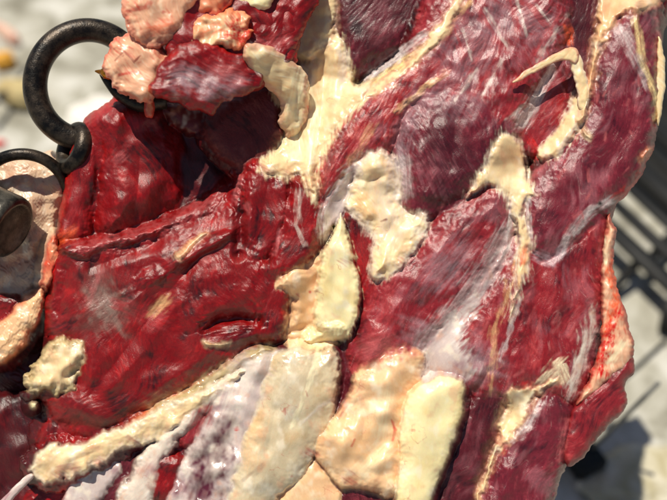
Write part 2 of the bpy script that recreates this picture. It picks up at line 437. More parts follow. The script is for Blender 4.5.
def free_part(name, poly, z=0, T=10, r=14, pal='mid', ang=60, kind='m', parent=None, drape=False, off=0.0, db=6,
         g=(0, 0), rag=2.0, lump=2.0, lw=26, fib=0.55, fine=0.25, cell=1.0, depth=12, back=False, bend=0.0, hollow=0.0, mat=None,
         label=None, warp=0.25, contrast=1.0, marks=True, edge=None, tagk=None):
    """one piece of tissue: outline in mm on the meat plane, own depth, bulge and thickness"""
    PARTSEED[0] += 13; sd = PARTSEED[0]
    P = smooth_poly(poly)
    x0, y0 = P.min(0) - 4 - rag * 2; x1, y1 = P.max(0) + 4 + rag * 2
    xs = np.arange(x0, x1, cell); ys = np.arange(y0, y1, cell)
    X, Y = np.meshgrid(xs, ys)
    wx = fbm(X / 14, Y / 14, 3, sd) * rag * 1.5; wy = fbm(X / 14, Y / 14, 3, sd + 5) * rag * 1.5
    sdf = poly_sdf(X + wx, Y + wy, P)
    gy, gx = np.gradient(sdf, cell)
    gl = np.hypot(gx, gy) + 1e-6
    out = sdf < 0
    inside = sdf > 0
    cellin = inside[:-1, :-1] | inside[1:, :-1] | inside[:-1, 1:] | inside[1:, 1:]
    if not cellin.any():
        print('EMPTY', name); return None
    Xs = np.where(out, X - sdf * gx / gl / np.maximum(gl, .5) * 1.0, X)
    Ys = np.where(out, Y - sdf * gy / gl / np.maximum(gl, .5) * 1.0, Y)
    sdc = np.maximum(sdf, 0)
    # fibre coordinates
    a = math.radians(ang); ca_, sa_ = math.cos(a), math.sin(a)
    cx, cy = P.mean(0)
    wu = fbm(X / 70, Y / 70, 2, sd + 31) * 70 * warp
    u = (X - cx) * ca_ + (Y - cy) * sa_
    v = -(X - cx) * sa_ + (Y - cy) * ca_ + wu
    v = v + bend * u * u / 100.0
    s = np.clip(sdc / r, 0, 1)
    prof = np.sqrt(np.clip(1 - (1 - s) ** 2, 0, 1))
    nl = fbm(X / lw / 1.3, Y / lw / 1.3, 2, sd + 3)
    nf = fbm(u / 26, v / 4.2, 3, sd + 7)
    n2 = fbm(u / 9, v / 2.2, 2, sd + 9)
    nb = fbm(X / 7, Y / 7, 2, sd + 23)
    em = sm(0, 6, sdc)
    fib = fib * (.12 if kind != 'm' else .36); fine = fine * .2
    zz = T * prof + (lump * nl + fib * nf * 1.6 + fine * n2 + fine * nb * .8) * (0.25 + 0.75 * em)
    if hollow:
        zz = zz - hollow * sm(r * .4, r * 1.6, sdc)
    if drape:
        Hb = blur(Hmap, db)
        base = h_lookup(X, Y, Hb) + off
    else:
        base = z + g[0] * (X - cx) + g[1] * (Y - cy)
    Z = base + zz
    # colour
    b0, dk, lt = [lin(c) for c in PAL[pal]]
    nc = fbm(X / 34, Y / 34, 3, sd + 11)
    t1 = np.clip(nf * .9 + n2 * .5, -1, 1) * contrast
    t2 = np.clip(nc * 1.3, -1, 1)
    mixd = np.clip(sm(0.05, .9, -t1 * .75 - t2 * .6), 0, 1)[..., None]
    mixl = np.clip(sm(0.1, 1.0, t1 * .85 + t2 * .5 + nb * .25), 0, 1)[..., None]
    colr = b0 + (dk - b0) * mixd
    colr = colr + (lt - colr) * mixl
    if edge:
        ec = lin(C[edge[0]]); ew = edge[1]
        ea = (sm(ew * 1.4, ew * .3, sdc + nb * ew * .5) * edge[2])[..., None]
        colr = colr * (1 - ea) + ec * ea
    colr = colr.reshape(-1, 3).copy()
    if marks:
        dh = apply_strokes(X.ravel(), Y.ravel(), colr, tagk or kind).reshape(X.shape)
        Z = Z + dh * em
    # index
    use = np.zeros(X.shape, bool)
    use[:-1, :-1] |= cellin; use[1:, :-1] |= cellin; use[:-1, 1:] |= cellin; use[1:, 1:] |= cellin
    idx = -np.ones(X.shape, int); n = use.sum(); idx[use] = np.arange(n)
    j, i = np.nonzero(cellin)
    Fq = np.stack([idx[j, i], idx[j + 1, i], idx[j + 1, i + 1], idx[j, i + 1]], 1)
    xv, yv, zv = Xs[use], Ys[use], Z[use]
    if drape:
        pass
    cv = colr[use.ravel()]
    uv = np.stack([u[use], v[use]], 1) * 0.01
    def to3(xv, yv, zv):
        k = (D - zv) / D
        return np.stack([(xv - 333.5) * k * S, -zv * S, (250 - yv) * k * S], 1)
    V = to3(xv, yv, zv)
    # boundary edges (counted once)
    E = np.concatenate([Fq[:, [0, 1]], Fq[:, [1, 2]], Fq[:, [2, 3]], Fq[:, [3, 0]]])
    key = np.sort(E, 1); kk = key[:, 0] * (n + 1) + key[:, 1]
    uq, inv, cnt = np.unique(kk, return_inverse=True, return_counts=True)
    Eb = E[cnt[inv] == 1]
    if back:
        bs = base[use] - np.minimum(depth, .75 * depth * prof[use] + .25 * depth)
        bs2 = base[use] - depth * prof[use]
        V2 = to3(xv, yv, bs2 - .15)
        F2 = Fq[:, ::-1] + n
        sk = np.stack([Eb[:, 1], Eb[:, 0], Eb[:, 0] + n, Eb[:, 1] + n], 1)
        Vall = np.concatenate([V, V2]); Fall = np.concatenate([Fq, F2, sk])
        call = np.concatenate([cv, cv]); uvall = np.concatenate([uv, uv])
    else:
        bi = np.unique(Eb); mp = -np.ones(n, int); mp[bi] = np.arange(len(bi)) + n
        gxx = (gx / gl)[use][bi]; gyy = (gy / gl)[use][bi]
        V2 = to3(xv[bi] + gxx * 1.5, yv[bi] + gyy * 1.5, zv[bi] - depth)
        sk = np.stack([Eb[:, 1], Eb[:, 0], mp[Eb[:, 0]], mp[Eb[:, 1]]], 1)
        Vall = np.concatenate([V, V2]); Fall = np.concatenate([Fq, sk])
        call = np.concatenate([cv, cv[bi]]); uvall = np.concatenate([uv, uv[bi]])
    o = mesh_from(name, Vall, Fall, call, uvall, mat or MATS[kind], parent)
    if label:
        o['label'] = label
    # write into height map
    HXs, HYs = np.meshgrid(np.arange(HX0, HX1), np.arange(HY0, HY1))
    ix = ((HXs - x0) / cell); iy = ((HYs - y0) / cell)
    ok = (ix >= 0) & (iy >= 0) & (ix < len(xs) - 1) & (iy < len(ys) - 1)
    jj = iy[ok].round().astype(int); ii = ix[ok].round().astype(int)
    jj = np.clip(jj, 0, len(ys) - 1); ii = np.clip(ii, 0, len(xs) - 1)
    zz_ = np.where(inside[jj, ii], Z[jj, ii], -999)
    Hmap[ok] = np.maximum(Hmap[ok], zz_)
    return o



class Field:
    """one continuous wet surface; every tissue laid into it becomes a mesh of its own"""
    def __init__(self, x0, y0, x1, y1, cell, floor=-70.0):
        self.cell = cell
        self.xs = np.arange(x0, x1, cell); self.ys = np.arange(y0, y1, cell)
        self.X, self.Y = np.meshgrid(self.xs, self.ys)
        sh = self.X.shape
        self.H = np.full(sh, floor); self.C = np.zeros(sh + (3,)); self.U = np.zeros(sh + (2,))
        self.lab = -np.ones(sh, int); self.sil = np.full(sh, -50.0); self.parts = []

    def add(self, name, poly, z=0, T=10, r=14, pal='mid', ang=60, kind='m', parent=None, drape=False, off=0.0, db=6,
            g=(0, 0), rag=2.0, lump=2.0, lw=26, fib=0.55, fine=0.25, cell=1.0, depth=12, back=False, bend=0.0, mat=None,
            label=None, warp=0.25, contrast=1.0, marks=True, edge=None, hs=None, cs=None, film=None, crease=None, grow=None, slope=None, str_=6.0):
        PARTSEED[0] += 13; sd = PARTSEED[0]
        P = smooth_poly(poly)
        pad = 16
        c = self.cell
        i0 = int(max(0, (P[:, 0].min() - pad - self.xs[0]) / c)); i1 = int(min(len(self.xs), (P[:, 0].max() + pad - self.xs[0]) / c + 1))
        j0 = int(max(0, (P[:, 1].min() - pad - self.ys[0]) / c)); j1 = int(min(len(self.ys), (P[:, 1].max() + pad - self.ys[0]) / c + 1))
        sl = (slice(j0, j1), slice(i0, i1))
        X = self.X[sl]; Y = self.Y[sl]
        wx = fbm(X / 14, Y / 14, 3, sd) * rag * 1.6; wy = fbm(X / 14, Y / 14, 3, sd + 5) * rag * 1.6
        sdf = poly_sdf(X + wx, Y + wy, P)
        a = math.radians(ang); ca_, sa_ = math.cos(a), math.sin(a)
        cx, cy = P.mean(0)
        wu = fbm(X / 90, Y / 90, 2, sd + 31) * 70 * warp
        u = (X - cx) * ca_ + (Y - cy) * sa_
        v = -(X - cx) * sa_ + (Y - cy) * ca_ + wu + bend * u * u / 100.0
        isf = kind in ('f', 's') or pal in ('silver',)
        if grow is None: grow = 0 if isf else 4.0
        if slope is None: slope = 3.5 if isf else 1.1
        e = 0 if drape else grow
        sg = sdf + e
        sdc = np.maximum(sg, 0); s_ = np.clip(sdc / r, 0, 1)
        prof = np.sqrt(np.clip(1 - (1 - s_) ** 2, 0, 1)) if (isf and not drape) else (1 - (1 - s_) ** 2) * .55 + .45 * np.sqrt(np.clip(1 - (1 - s_) ** 2, 0, 1))
        lw = lw * (1.25 if isf else 1.35)
        nl = fbm(X / lw, Y / lw, 2, sd + 3)
        if isf and drape: prof = .6 * s_ * s_ * (3 - 2 * s_) + .4 * prof
        nf = fbm(u / 17, v / 4.6, 4, sd + 7)
        n2 = fbm(u / 6, v / 2.4, 2, sd + 9)
        nb = fbm(X / 7, Y / 7, 3, sd + 23)
        rg = np.abs(fbm(u / 34 + nb * .15, v / 7.5 + nb * .3, 2, sd + 41))
        groove = np.clip(1 - rg * 7, 0, 1)
        if isf: fib = fib * .10; fine = fine * .12; str_ = str_ * .5
        else: fib = fib * .36; fine = fine * .2
        if crease is None: crease = 0 if isf else .3
        em = sm(0, 6, sdc)
        cut = sm(.15, .6, fbm(X / 30, Y / 30, 2, sd + 71))
        rel = lump * nl + fib * nf + fine * n2 + fine * nb * 1.0 - crease * groove * (.3 + .7 * cut)
        zz = T * prof + rel * (0.35 + 0.65 * em)
        b0, dk, lt = [lin(q) for q in PAL[pal]]
        nc = fbm(X / 34, Y / 34, 3, sd + 11)
        t1 = np.clip(nf * .9 + n2 * .5, -1, 1) * contrast
        t2 = np.clip(nc * 1.4, -1, 1)
        if isf: t1 = t1 * .35
        mixd = np.clip(sm(0.05, .9, -t1 * .6 - t2 * .75), 0, 1)[..., None]
        mixl = np.clip(sm(0.1, 1.0, t1 * .75 + t2 * .65 + nb * .3), 0, 1)[..., None]
        col = b0 + (dk - b0) * mixd
        col = col + (lt - col) * mixl
        if isf:
            mo = fbm(X / 16 + 3, Y / 20, 3, sd + 91); m2_ = fbm(X / 9, Y / 11, 3, sd + 93)
            a1_ = (sm(.12, .7, mo) * .55)[..., None]; a2_ = (sm(.15, .8, -mo + m2_ * .4) * .45)[..., None]
            col = col * (1 - a1_) + lin((250, 238, 214)) * a1_
            col = col * (1 - a2_) + lin((226, 164, 128)) * a2_
            vein = np.clip(1 - np.abs(fbm(X / 24, Y / 24, 3, sd + 95)) * 34, 0, 1) * sm(.15, .5, fbm(X / 30, Y / 30, 2, sd + 97)) * .5
            col = col + (lin((186, 60, 44)) - col) * vein[..., None]
        if film is None: film = {'purple': .4, 'mid': .36, 'rose': .36, 'wine': .2, 'left': .06}.get(pal, 0)
        if film:
            fm = sm(.0, .75, fbm(u / 26, v / 7, 3, sd + 51) * .8 + fbm(X / 38, Y / 38, 2, sd + 53) * .9 + .04) * film
            fc = lin((178, 112, 120)) if pal != 'left' else lin((190, 70, 66))
            col = col + (fc - col) * fm[..., None]
            thin = np.clip(1 - np.abs(fbm(u / 45, v / 9, 2, sd + 61)) * 26, 0, 1) * sm(-.1, .5, fbm(X / 25, Y / 25, 2, sd + 63)) * min(1, film * 1.3)
            col = col + (lin((214, 178, 170)) - col) * (thin * .6)[..., None]
        if edge:
            ec = lin(C[edge[0]]); ew = edge[1]
            ea = (sm(ew * 1.6, ew * .2, sdc + nb * ew * .7 + n2 * ew * .4) * edge[2])[..., None]
            col = col * (1 - ea) + ec * ea
        col = col.reshape(-1, 3).copy()
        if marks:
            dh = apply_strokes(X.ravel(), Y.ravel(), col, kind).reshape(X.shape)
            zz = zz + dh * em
        col = col.reshape(X.shape + (3,))
        H = self.H[sl]; streak = fbm(u / 16, v / 3.0, 3, sd + 81) * str_
        if drape:
            if hs is None: hs = 6
            if cs is None: cs = 3.6
            Hb = blur(H, max(1, int(db / c)))
            ah = sm(-1.0, hs, sdf)
            Hn = H + (Hb + off + zz - H) * ah
            ac = sm(-cs, cs * (1.9 if isf else 1), sdf + streak + (nb * 2.5 if isf else 0))
        else:
            zp = z + g[0] * (X - cx) + g[1] * (Y - cy) + zz
            zp = np.where(sg < 0, zp + slope * sg, zp)
            zp = np.where(sg < -9, -999, zp)
            d = zp - H
            k = 2.5 if isf else (9.0 if pal in ('left', 'brown') else 4.5)
            h = np.clip(.5 + .5 * d / k, 0, 1)
            Hn = H * (1 - h) + zp * h + k * h * (1 - h) * .5
            Hn = np.where(zp < -900, H, Hn)
            if cs is None: cs = 1.8 if isf else 3.4
            ac = sm(-cs, cs, d + (nb * 1.5 if isf else streak * .5)) * sm(-e - 3, -e + (3 if isf else 1), sdf)
        if not (self.lab[sl] >= 0).any():
            pass
        first = self.lab[sl] < 0
        ac = np.where(first & (sdf > -3), 1.0, ac)
        ac = np.where(first & (sdf <= -3), np.where(sdf > -6, 1.0, 0), ac)
        self.H[sl] = Hn
        A3 = ac[..., None]
        self.C[sl] = self.C[sl] * (1 - A3) + col * A3
        mk = ac > .5
        pid = len(self.parts)
        self.parts.append((name, parent, mat or MATS[kind], label))
        self.lab[sl] = np.where(mk, pid, self.lab[sl])
        self.U[sl] = np.where(mk[..., None], np.stack([u, v], -1) * .01, self.U[sl])
        self.sil[sl] = np.maximum(self.sil[sl], sdf)
        return None

    def build(self, rnd=9.0, drop=14.0, skirt=30.0):
        c = self.cell; X, Y, sil = self.X, self.Y, self.sil
        gy, gx = np.gradient(sil, c); gl = np.hypot(gx, gy) + 1e-6
        out = sil < 0
        mv = np.where(out & (sil > -3 * c), -sil, 0)
        Xs = X + mv * gx / gl; Ys = Y + mv * gy / gl
        q = np.clip(np.maximum(sil, 0) / rnd, 0, 1)
        Z = self.H - drop * (1 - np.sqrt(1 - (1 - q) ** 2))
        k = (D - Z) / D
        P3 = np.stack([(Xs - 333.5) * k * S, -Z * S, (250 - Ys) * k * S], -1)
        dx = np.gradient(P3, axis=1); dy = np.gradient(P3, axis=0)
        N = np.cross(dy, dx); N /= np.linalg.norm(N, axis=-1, keepdims=True) + 1e-12
        if N[..., 1].mean() > 0: N = -N
        ins = sil > 0
        cellin = ins[:-1, :-1] | ins[1:, :-1] | ins[:-1, 1:] | ins[1:, 1:]
        cl = self.lab[:-1, :-1].copy()
        for o_ in (self.lab[1:, :-1], self.lab[:-1, 1:], self.lab[1:, 1:]):
            cl = np.where(cl < 0, o_, cl)
        hh, ww = X.shape
        gid = np.arange(hh * ww).reshape(hh, ww)
        from collections import deque
        H_, W_ = cl.shape
        cl[~cellin] = -1
        comp = -np.ones(cl.shape, int); clL = cl.tolist(); cp = comp.tolist(); comps = []
        for a0 in range(H_):
            row = clL[a0]
            for b0 in range(W_):
                if row[b0] < 0 or cp[a0][b0] >= 0: continue
                t = row[b0]; cid = len(comps); q = deque([(a0, b0)]); cp[a0][b0] = cid; cells = []
                while q:
                    y_, x_ = q.popleft(); cells.append((y_, x_))
                    for y2, x2 in ((y_ - 1, x_), (y_ + 1, x_), (y_, x_ - 1), (y_, x_ + 1)):
                        if 0 <= y2 < H_ and 0 <= x2 < W_ and cp[y2][x2] < 0 and clL[y2][x2] == t:
                            cp[y2][x2] = cid; q.append((y2, x2))
                comps.append([t, cells])
        big = [len(c_[1]) >= 260 for c_ in comps]
        for cid in sorted(range(len(comps)), key=lambda i_: len(comps[i_][1])):
            if big[cid]: continue
            cnt_ = {}
            for y_, x_ in comps[cid][1]:
                for y2, x2 in ((y_ - 1, x_), (y_ + 1, x_), (y_, x_ - 1), (y_, x_ + 1)):
                    if 0 <= y2 < H_ and 0 <= x2 < W_ and cp[y2][x2] >= 0 and cp[y2][x2] != cid:
                        cnt_[cp[y2][x2]] = cnt_.get(cp[y2][x2], 0) + 1
            if not cnt_: continue
            tgt = max(cnt_, key=cnt_.get)
            for y_, x_ in comps[cid][1]: cp[y_][x_] = tgt
            comps[tgt][1].extend(comps[cid][1]); comps[cid][1] = []
        comp = np.array(cp)
        # silhouette edges
        cpad = np.pad(cellin, 1)
        objs = []
        V3 = P3.reshape(-1, 3); N3 = N.reshape(-1, 3); C3 = self.C.reshape(-1, 3); U3 = self.U.reshape(-1, 2)
        gxx = (gx / gl).ravel(); gyy = (gy / gl).ravel()
        allF = None
        order = sorted([q_ for q_ in range(len(comps)) if comps[q_][1]], key=lambda q_: comps[q_][0])
        for cid in order:
            name, parent, mt, label = self.parts[comps[cid][0]]
            ar = np.array(comps[cid][1]); j, i = ar[:, 0], ar[:, 1]
            if len(j) < 30:
                continue
            Fq = np.stack([gid[j, i], gid[j + 1, i], gid[j + 1, i + 1], gid[j, i + 1]], 1)
            # neighbours that are empty: skirt
            left = ~cpad[j + 1, i]; right = ~cpad[j + 1, i + 2]; up = ~cpad[j, i + 1]; dn = ~cpad[j + 2, i + 1]
            Eb = np.concatenate([Fq[left][:, [0, 1]], Fq[dn][:, [1, 2]], Fq[right][:, [2, 3]], Fq[up][:, [3, 0]]])
            used, inv = np.unique(Fq.ravel(), return_inverse=True)
            n = len(used); F2 = inv.reshape(-1, 4)
            V = V3[used]; Nn = N3[used]; Cc = C3[used]; Uu = U3[used]
            if len(Eb):
                bi = np.unique(Eb); loc = np.searchsorted(used, bi)
                mp = {}
                V2 = V3[bi] + np.stack([gxx[bi] * .004, np.full(len(bi), skirt * S), -gyy[bi] * .004], 1)
                a_ = np.searchsorted(used, Eb[:, 0]); b_ = np.searchsorted(used, Eb[:, 1])
                a2 = np.searchsorted(bi, Eb[:, 0]) + n; b2 = np.searchsorted(bi, Eb[:, 1]) + n
                sk = np.stack([b_, a_, a2, b2], 1)
                V = np.concatenate([V, V2]); Cc = np.concatenate([Cc, C3[bi]]); Uu = np.concatenate([Uu, U3[bi]])
                on = np.stack([-gxx[bi], np.full(len(bi), .1), gyy[bi]], 1); on /= np.linalg.norm(on, axis=1, keepdims=True) + 1e-9
                Nn = np.concatenate([Nn, on]); F2 = np.concatenate([F2, sk])
            o = mesh_from(name, V, F2, Cc, Uu, mt, parent, valid=False)
            o.data.normals_split_custom_set_from_vertices(Nn.tolist())
            if label: o['label'] = label
            objs.append(o)
        return objs


FIELD = [None]


def part(name, poly, **kw):
    if kw.get('back'):
        for q in ('film', 'crease', 'grow', 'slope', 'hs', 'cs'): kw.pop(q, None)
        return free_part(name, poly, **kw)
    return FIELD[0].add(name, poly, **kw)


# ------------------------------------------------------------------ materials
def node_mat(name):
    m = bpy.data.materials.new(name); m.use_nodes = True
    nt = m.node_tree
    b = nt.nodes['Principled BSDF']
    return m, nt, b


def nn(nt, typ, **kw):
    n = nt.nodes.new(typ)
    for k, v in kw.items():
        setattr(n, k, v)
    return n


def tissue(name, rough=(.3, .6), sss=.15, rad=(.004, .0012, .0008), sscale=1.0, coat=.3, crough=.18, b_f=.5, b_n=.5, var=.25, dist=.0008, glint=0.0):
    m, nt, b = node_mat(name); lk = nt.links.new
    at = nn(nt, 'ShaderNodeVertexColor', layer_name='Col')
    uv = nn(nt, 'ShaderNodeUVMap', uv_map='Fibre')
    tc = nn(nt, 'ShaderNodeTexCoord')
    mp = nn(nt, 'ShaderNodeMapping'); mp.inputs['Scale'].default_value = (22, 96, 1)
    lk(uv.outputs['UV'], mp.inputs['Vector'])
    nf = nn(nt, 'ShaderNodeTexNoise'); nf.inputs['Scale'].default_value = 1; nf.inputs['Detail'].default_value = 5; nf.inputs['Roughness'].default_value = .6
    lk(mp.outputs[0], nf.inputs['Vector'])
    no = nn(nt, 'ShaderNodeTexNoise'); no.inputs['Scale'].default_value = 420; no.inputs['Detail'].default_value = 5; no.inputs['Roughness'].default_value = .62
    lk(tc.outputs['Object'], no.inputs['Vector'])
    nl = nn(nt, 'ShaderNodeTexNoise'); nl.inputs['Scale'].default_value = 60; nl.inputs['Detail'].default_value = 4
    lk(tc.outputs['Object'], nl.inputs['Vector'])
    # colour variation
    mr = nn(nt, 'ShaderNodeMapRange'); mr.inputs['From Min'].default_value = .3; mr.inputs['From Max'].default_value = .7
    mr.inputs['To Min'].default_value = 1 - var; mr.inputs['To Max'].default_value = 1 + var
    ad = nn(nt, 'ShaderNodeMath', operation='ADD'); ml = nn(nt, 'ShaderNodeMath', operation='MULTIPLY'); ml.inputs[1].default_value = .5
    lk(nf.outputs['Fac'], ad.inputs[0]); lk(no.outputs['Fac'], ad.inputs[1]); lk(ad.outputs[0], ml.inputs[0]); lk(ml.outputs[0], mr.inputs['Value'])
    vm = nn(nt, 'ShaderNodeVectorMath', operation='SCALE')
    lk(at.outputs['Color'], vm.inputs[0]); lk(mr.outputs[0], vm.inputs['Scale'])
    lk(vm.outputs[0], b.inputs['Base Color'])
    rr = nn(nt, 'ShaderNodeMapRange'); rr.inputs['From Min'].default_value = .35; rr.inputs['From Max'].default_value = .65
    rr.inputs['To Min'].default_value = rough[0]; rr.inputs['To Max'].default_value = rough[1]
    lk(nl.outputs['Fac'], rr.inputs['Value']); lk(rr.outputs[0], b.inputs['Roughness'])
    b.inputs['Subsurface Weight'].default_value = sss
    b.inputs['Subsurface Radius'].default_value = (1, .3, .2)
    b.inputs['Subsurface Radius'].default_value = tuple(r_ / rad[0] for r_ in rad)
    b.inputs['Subsurface Scale'].default_value = rad[0]
    b.inputs['Coat Weight'].default_value = coat; b.inputs['Coat Roughness'].default_value = crough
    b.inputs['IOR'].default_value = 1.42
    b1 = nn(nt, 'ShaderNodeBump'); b1.inputs['Strength'].default_value = b_f; b1.inputs['Distance'].default_value = dist
    b2 = nn(nt, 'ShaderNodeBump'); b2.inputs['Strength'].default_value = b_n; b2.inputs['Distance'].default_value = dist
    mk = nn(nt, 'ShaderNodeTexNoise'); mk.inputs['Scale'].default_value = 38; mk.inputs['Detail'].default_value = 2
    lk(tc.outputs['Object'], mk.inputs['Vector'])
    mm = nn(nt, 'ShaderNodeMapRange'); mm.inputs['From Min'].default_value = .36; mm.inputs['From Max'].default_value = .62
    mm.inputs['To Min'].default_value = .12 * b_f; mm.inputs['To Max'].default_value = b_f
    lk(mk.outputs['Fac'], mm.inputs['Value']); lk(mm.outputs[0], b1.inputs['Strength'])
    lk(nf.outputs['Fac'], b1.inputs['Height']); lk(no.outputs['Fac'], b2.inputs['Height'])
    lk(b1.outputs[0], b2.inputs['Normal'])
    nh = nn(nt, 'ShaderNodeTexNoise'); nh.inputs['Scale'].default_value = 1300; nh.inputs['Detail'].default_value = 2
    lk(tc.outputs['Object'], nh.inputs['Vector'])
    b3 = nn(nt, 'ShaderNodeBump'); b3.inputs['Strength'].default_value = glint; b3.inputs['Distance'].default_value = .0004
    lk(nh.outputs['Fac'], b3.inputs['Height']); lk(b2.outputs[0], b3.inputs['Normal'])
    lk(b3.outputs[0], b.inputs['Normal']); lk(b3.outputs[0], b.inputs['Coat Normal'])
    return m


MATS['m'] = tissue('wet_muscle', (.34, .54), .10, (.003, .0006, .0004), coat=.42, crough=.22, b_f=.42, b_n=.12, var=.30, dist=.0005, glint=.65)
MATS['dry'] = tissue('dull_muscle', (.42, .62), .08, (.003, .0006, .0004), coat=.15, crough=.3, b_f=.3, b_n=.4, var=.28, dist=.0008, glint=.9)
MATS['f'] = tissue('fat_tissue', (.34, .5), .35, (.006, .0036, .0020), coat=.3, crough=.25, b_f=.03, b_n=.08, var=.05, dist=.0007, glint=.16)
MATS['s'] = tissue('silver_membrane', (.22, .36), .3, (.005, .0026, .0020), coat=.7, crough=.14, b_f=.05, b_n=.10, var=.07, dist=.0007, glint=.22)


def empty(name, label, cat, loc=(0, 0, 0), group=None):
    o = bpy.data.objects.new(name, None); COL.objects.link(o)
    o.empty_display_size = .05
    o.matrix_world = W @ Matrix.Translation(loc)
    o['label'] = label; o['category'] = cat
    if group: o['group'] = group
    return o


# ------------------------------------------------------------------ the big hanging cut
meat = empty('meat_cut', 'large raw red cut of meat with yellow fat and silvery membrane filling the picture', 'meat')
P_ = dict(parent=meat)
FIELD[0] = Field(-36, -30, 704, 530, .8)
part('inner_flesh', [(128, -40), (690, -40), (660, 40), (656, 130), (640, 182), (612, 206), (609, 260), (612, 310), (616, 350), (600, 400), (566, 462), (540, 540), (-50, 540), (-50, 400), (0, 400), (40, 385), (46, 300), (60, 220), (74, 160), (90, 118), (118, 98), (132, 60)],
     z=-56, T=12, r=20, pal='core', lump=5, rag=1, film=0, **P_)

# --- right side muscles
part('muscle', [(614, 204), (606, 245), (600, 300), (588, 380), (572, 408), (536, 396), (506, 376), (512, 320), (526, 262), (556, 244), (590, 214)],
     z=-18, T=15, r=26, pal='mid', ang=100, g=(-.05, 0), fib=.7, lump=2.2, cell=.8, **P_)
part('muscle', [(598, 40), (622, 8), (648, -4), (657, 40), (661, 100), (655, 148), (640, 180), (614, 206), (585, 238), (548, 262), (526, 250), (522, 200), (545, 165), (572, 135), (588, 90)],
     z=-16, T=19, r=30, pal='purple', ang=110, g=(-.06, 0), fib=.6, lump=2.6, cell=.8, edge=('pink', 3, .4), **P_)
part('muscle', [(562, -30), (606, -30), (598, 30), (590, 62), (582, 100), (572, 100), (566, 60), (566, 20)],
     z=-26, T=10, r=10, pal='wine', ang=95, fib=.9, lump=1.5, **P_)
part('muscle', [(528, 60), (580, 56), (588, 105), (572, 140), (548, 158), (520, 150), (506, 130), (514, 96)],
     z=-28, T=10, r=14, pal='mid', ang=118, fib=.9, lump=2, **P_)
part('muscle', [(436, -30), (570, -30), (568, 30), (556, 58), (534, 80), (520, 118), (500, 140), (470, 128), (436, 104), (412, 108), (398, 92), (412, 50)],
     z=-14, T=16, r=26, pal='mid', ang=112, fib=1.4, lump=3.4, lw=16, fine=.5, warp=.5, cell=.8, g=(0, .05), **P_)
part('muscle', [(455, 82), (492, 92), (516, 122), (508, 152), (486, 182), (456, 205), (428, 218), (406, 210), (398, 180), (396, 150), (404, 116), (424, 92)],
     z=-10, T=20, r=42, pal='purple', ang=60, fib=.6, lump=2.8, fine=.4, lw=20, cell=.8, **P_)
part('muscle', [(448, 62), (452, 76), (425, 96), (404, 120), (394, 150), (372, 158), (350, 170), (336, 196), (318, 204), (316, 168), (334, 130), (362, 98), (402, 66), (436, 40)],
     z=-16, T=18, r=22, pal='rose', ang=122, fib=1.6, lump=1.8, fine=.5, warp=.15, contrast=1.5, cell=.8, g=(0, 0), **P_)
part('muscle', [(326, -30), (448, -30), (444, 12), (414, 34), (380, 58), (356, 74), (342, 60), (336, 20)],
     z=-34, T=12, r=20, pal='wine', ang=118, fib=1.3, lump=2, fine=.4, warp=.2, **P_)
# --- middle
part('muscle', [(432, 216), (476, 188), (512, 176), (516, 205), (508, 240), (490, 275), (462, 310), (432, 342), (402, 362), (366, 384), (350, 360), (356, 320), (364, 290), (378, 262), (410, 244)],
     z=-14, T=21, r=40, pal='mid', ang=128, fib=.9, lump=2.6, lw=18, fine=.45, cell=.8, **P_)
part('muscle', [(510, 236), (534, 244), (548, 262), (542, 330), (532, 392), (500, 400), (476, 396), (446, 380), (424, 356), (456, 322), (492, 280)],
     z=-16, T=18, r=30, pal='mid', ang=112, fib=.8, lump=2.6, lw=20, cell=.8, **P_)
part('muscle', [(492, 372), (506, 392), (500, 420), (486, 458), (474, 520), (430, 530), (436, 480), (456, 430), (468, 396), (478, 380)],
     z=-24, T=16, r=16, pal='wine', ang=112, fib=1.0, lump=1.8, cell=.8, **P_)
part('muscle', [(540, 388), (566, 394), (574, 420), (566, 460), (548, 520), (540, 540), (464, 540), (474, 505), (494, 460), (518, 420)],
     z=-20, T=17, r=24, pal='purple', ang=112, fib=.7, lump=2.4, lw=18, cell=.8, **P_)
# --- right side hanging lip
lip = part('lip_muscle', [(632, 350), (635, 372), (624, 384), (630, 406), (606, 428), (580, 462), (566, 468), (562, 440), (572, 408), (592, 384), (608, 372)],
     z=-16, T=12, r=16, pal='mid', ang=130, fib=.7, cell=.8, rag=1.5, back=True, depth=8, edge=('clot_shade', 3, .5), **P_)
part('lip_fat', [(610, 208), (617, 238), (612, 268), (624, 306), (636, 350), (630, 366), (612, 380), (594, 396), (574, 408), (580, 396), (594, 368), (602, 330), (600, 285), (603, 240)],
     z=-14, T=10, r=9, pal='pinkfat', ang=95, kind='f', lump=2.4, lw=12, fine=.8, cell=.7, rag=1.8, back=True, depth=10, edge=('red', 3.4, .8), **P_)

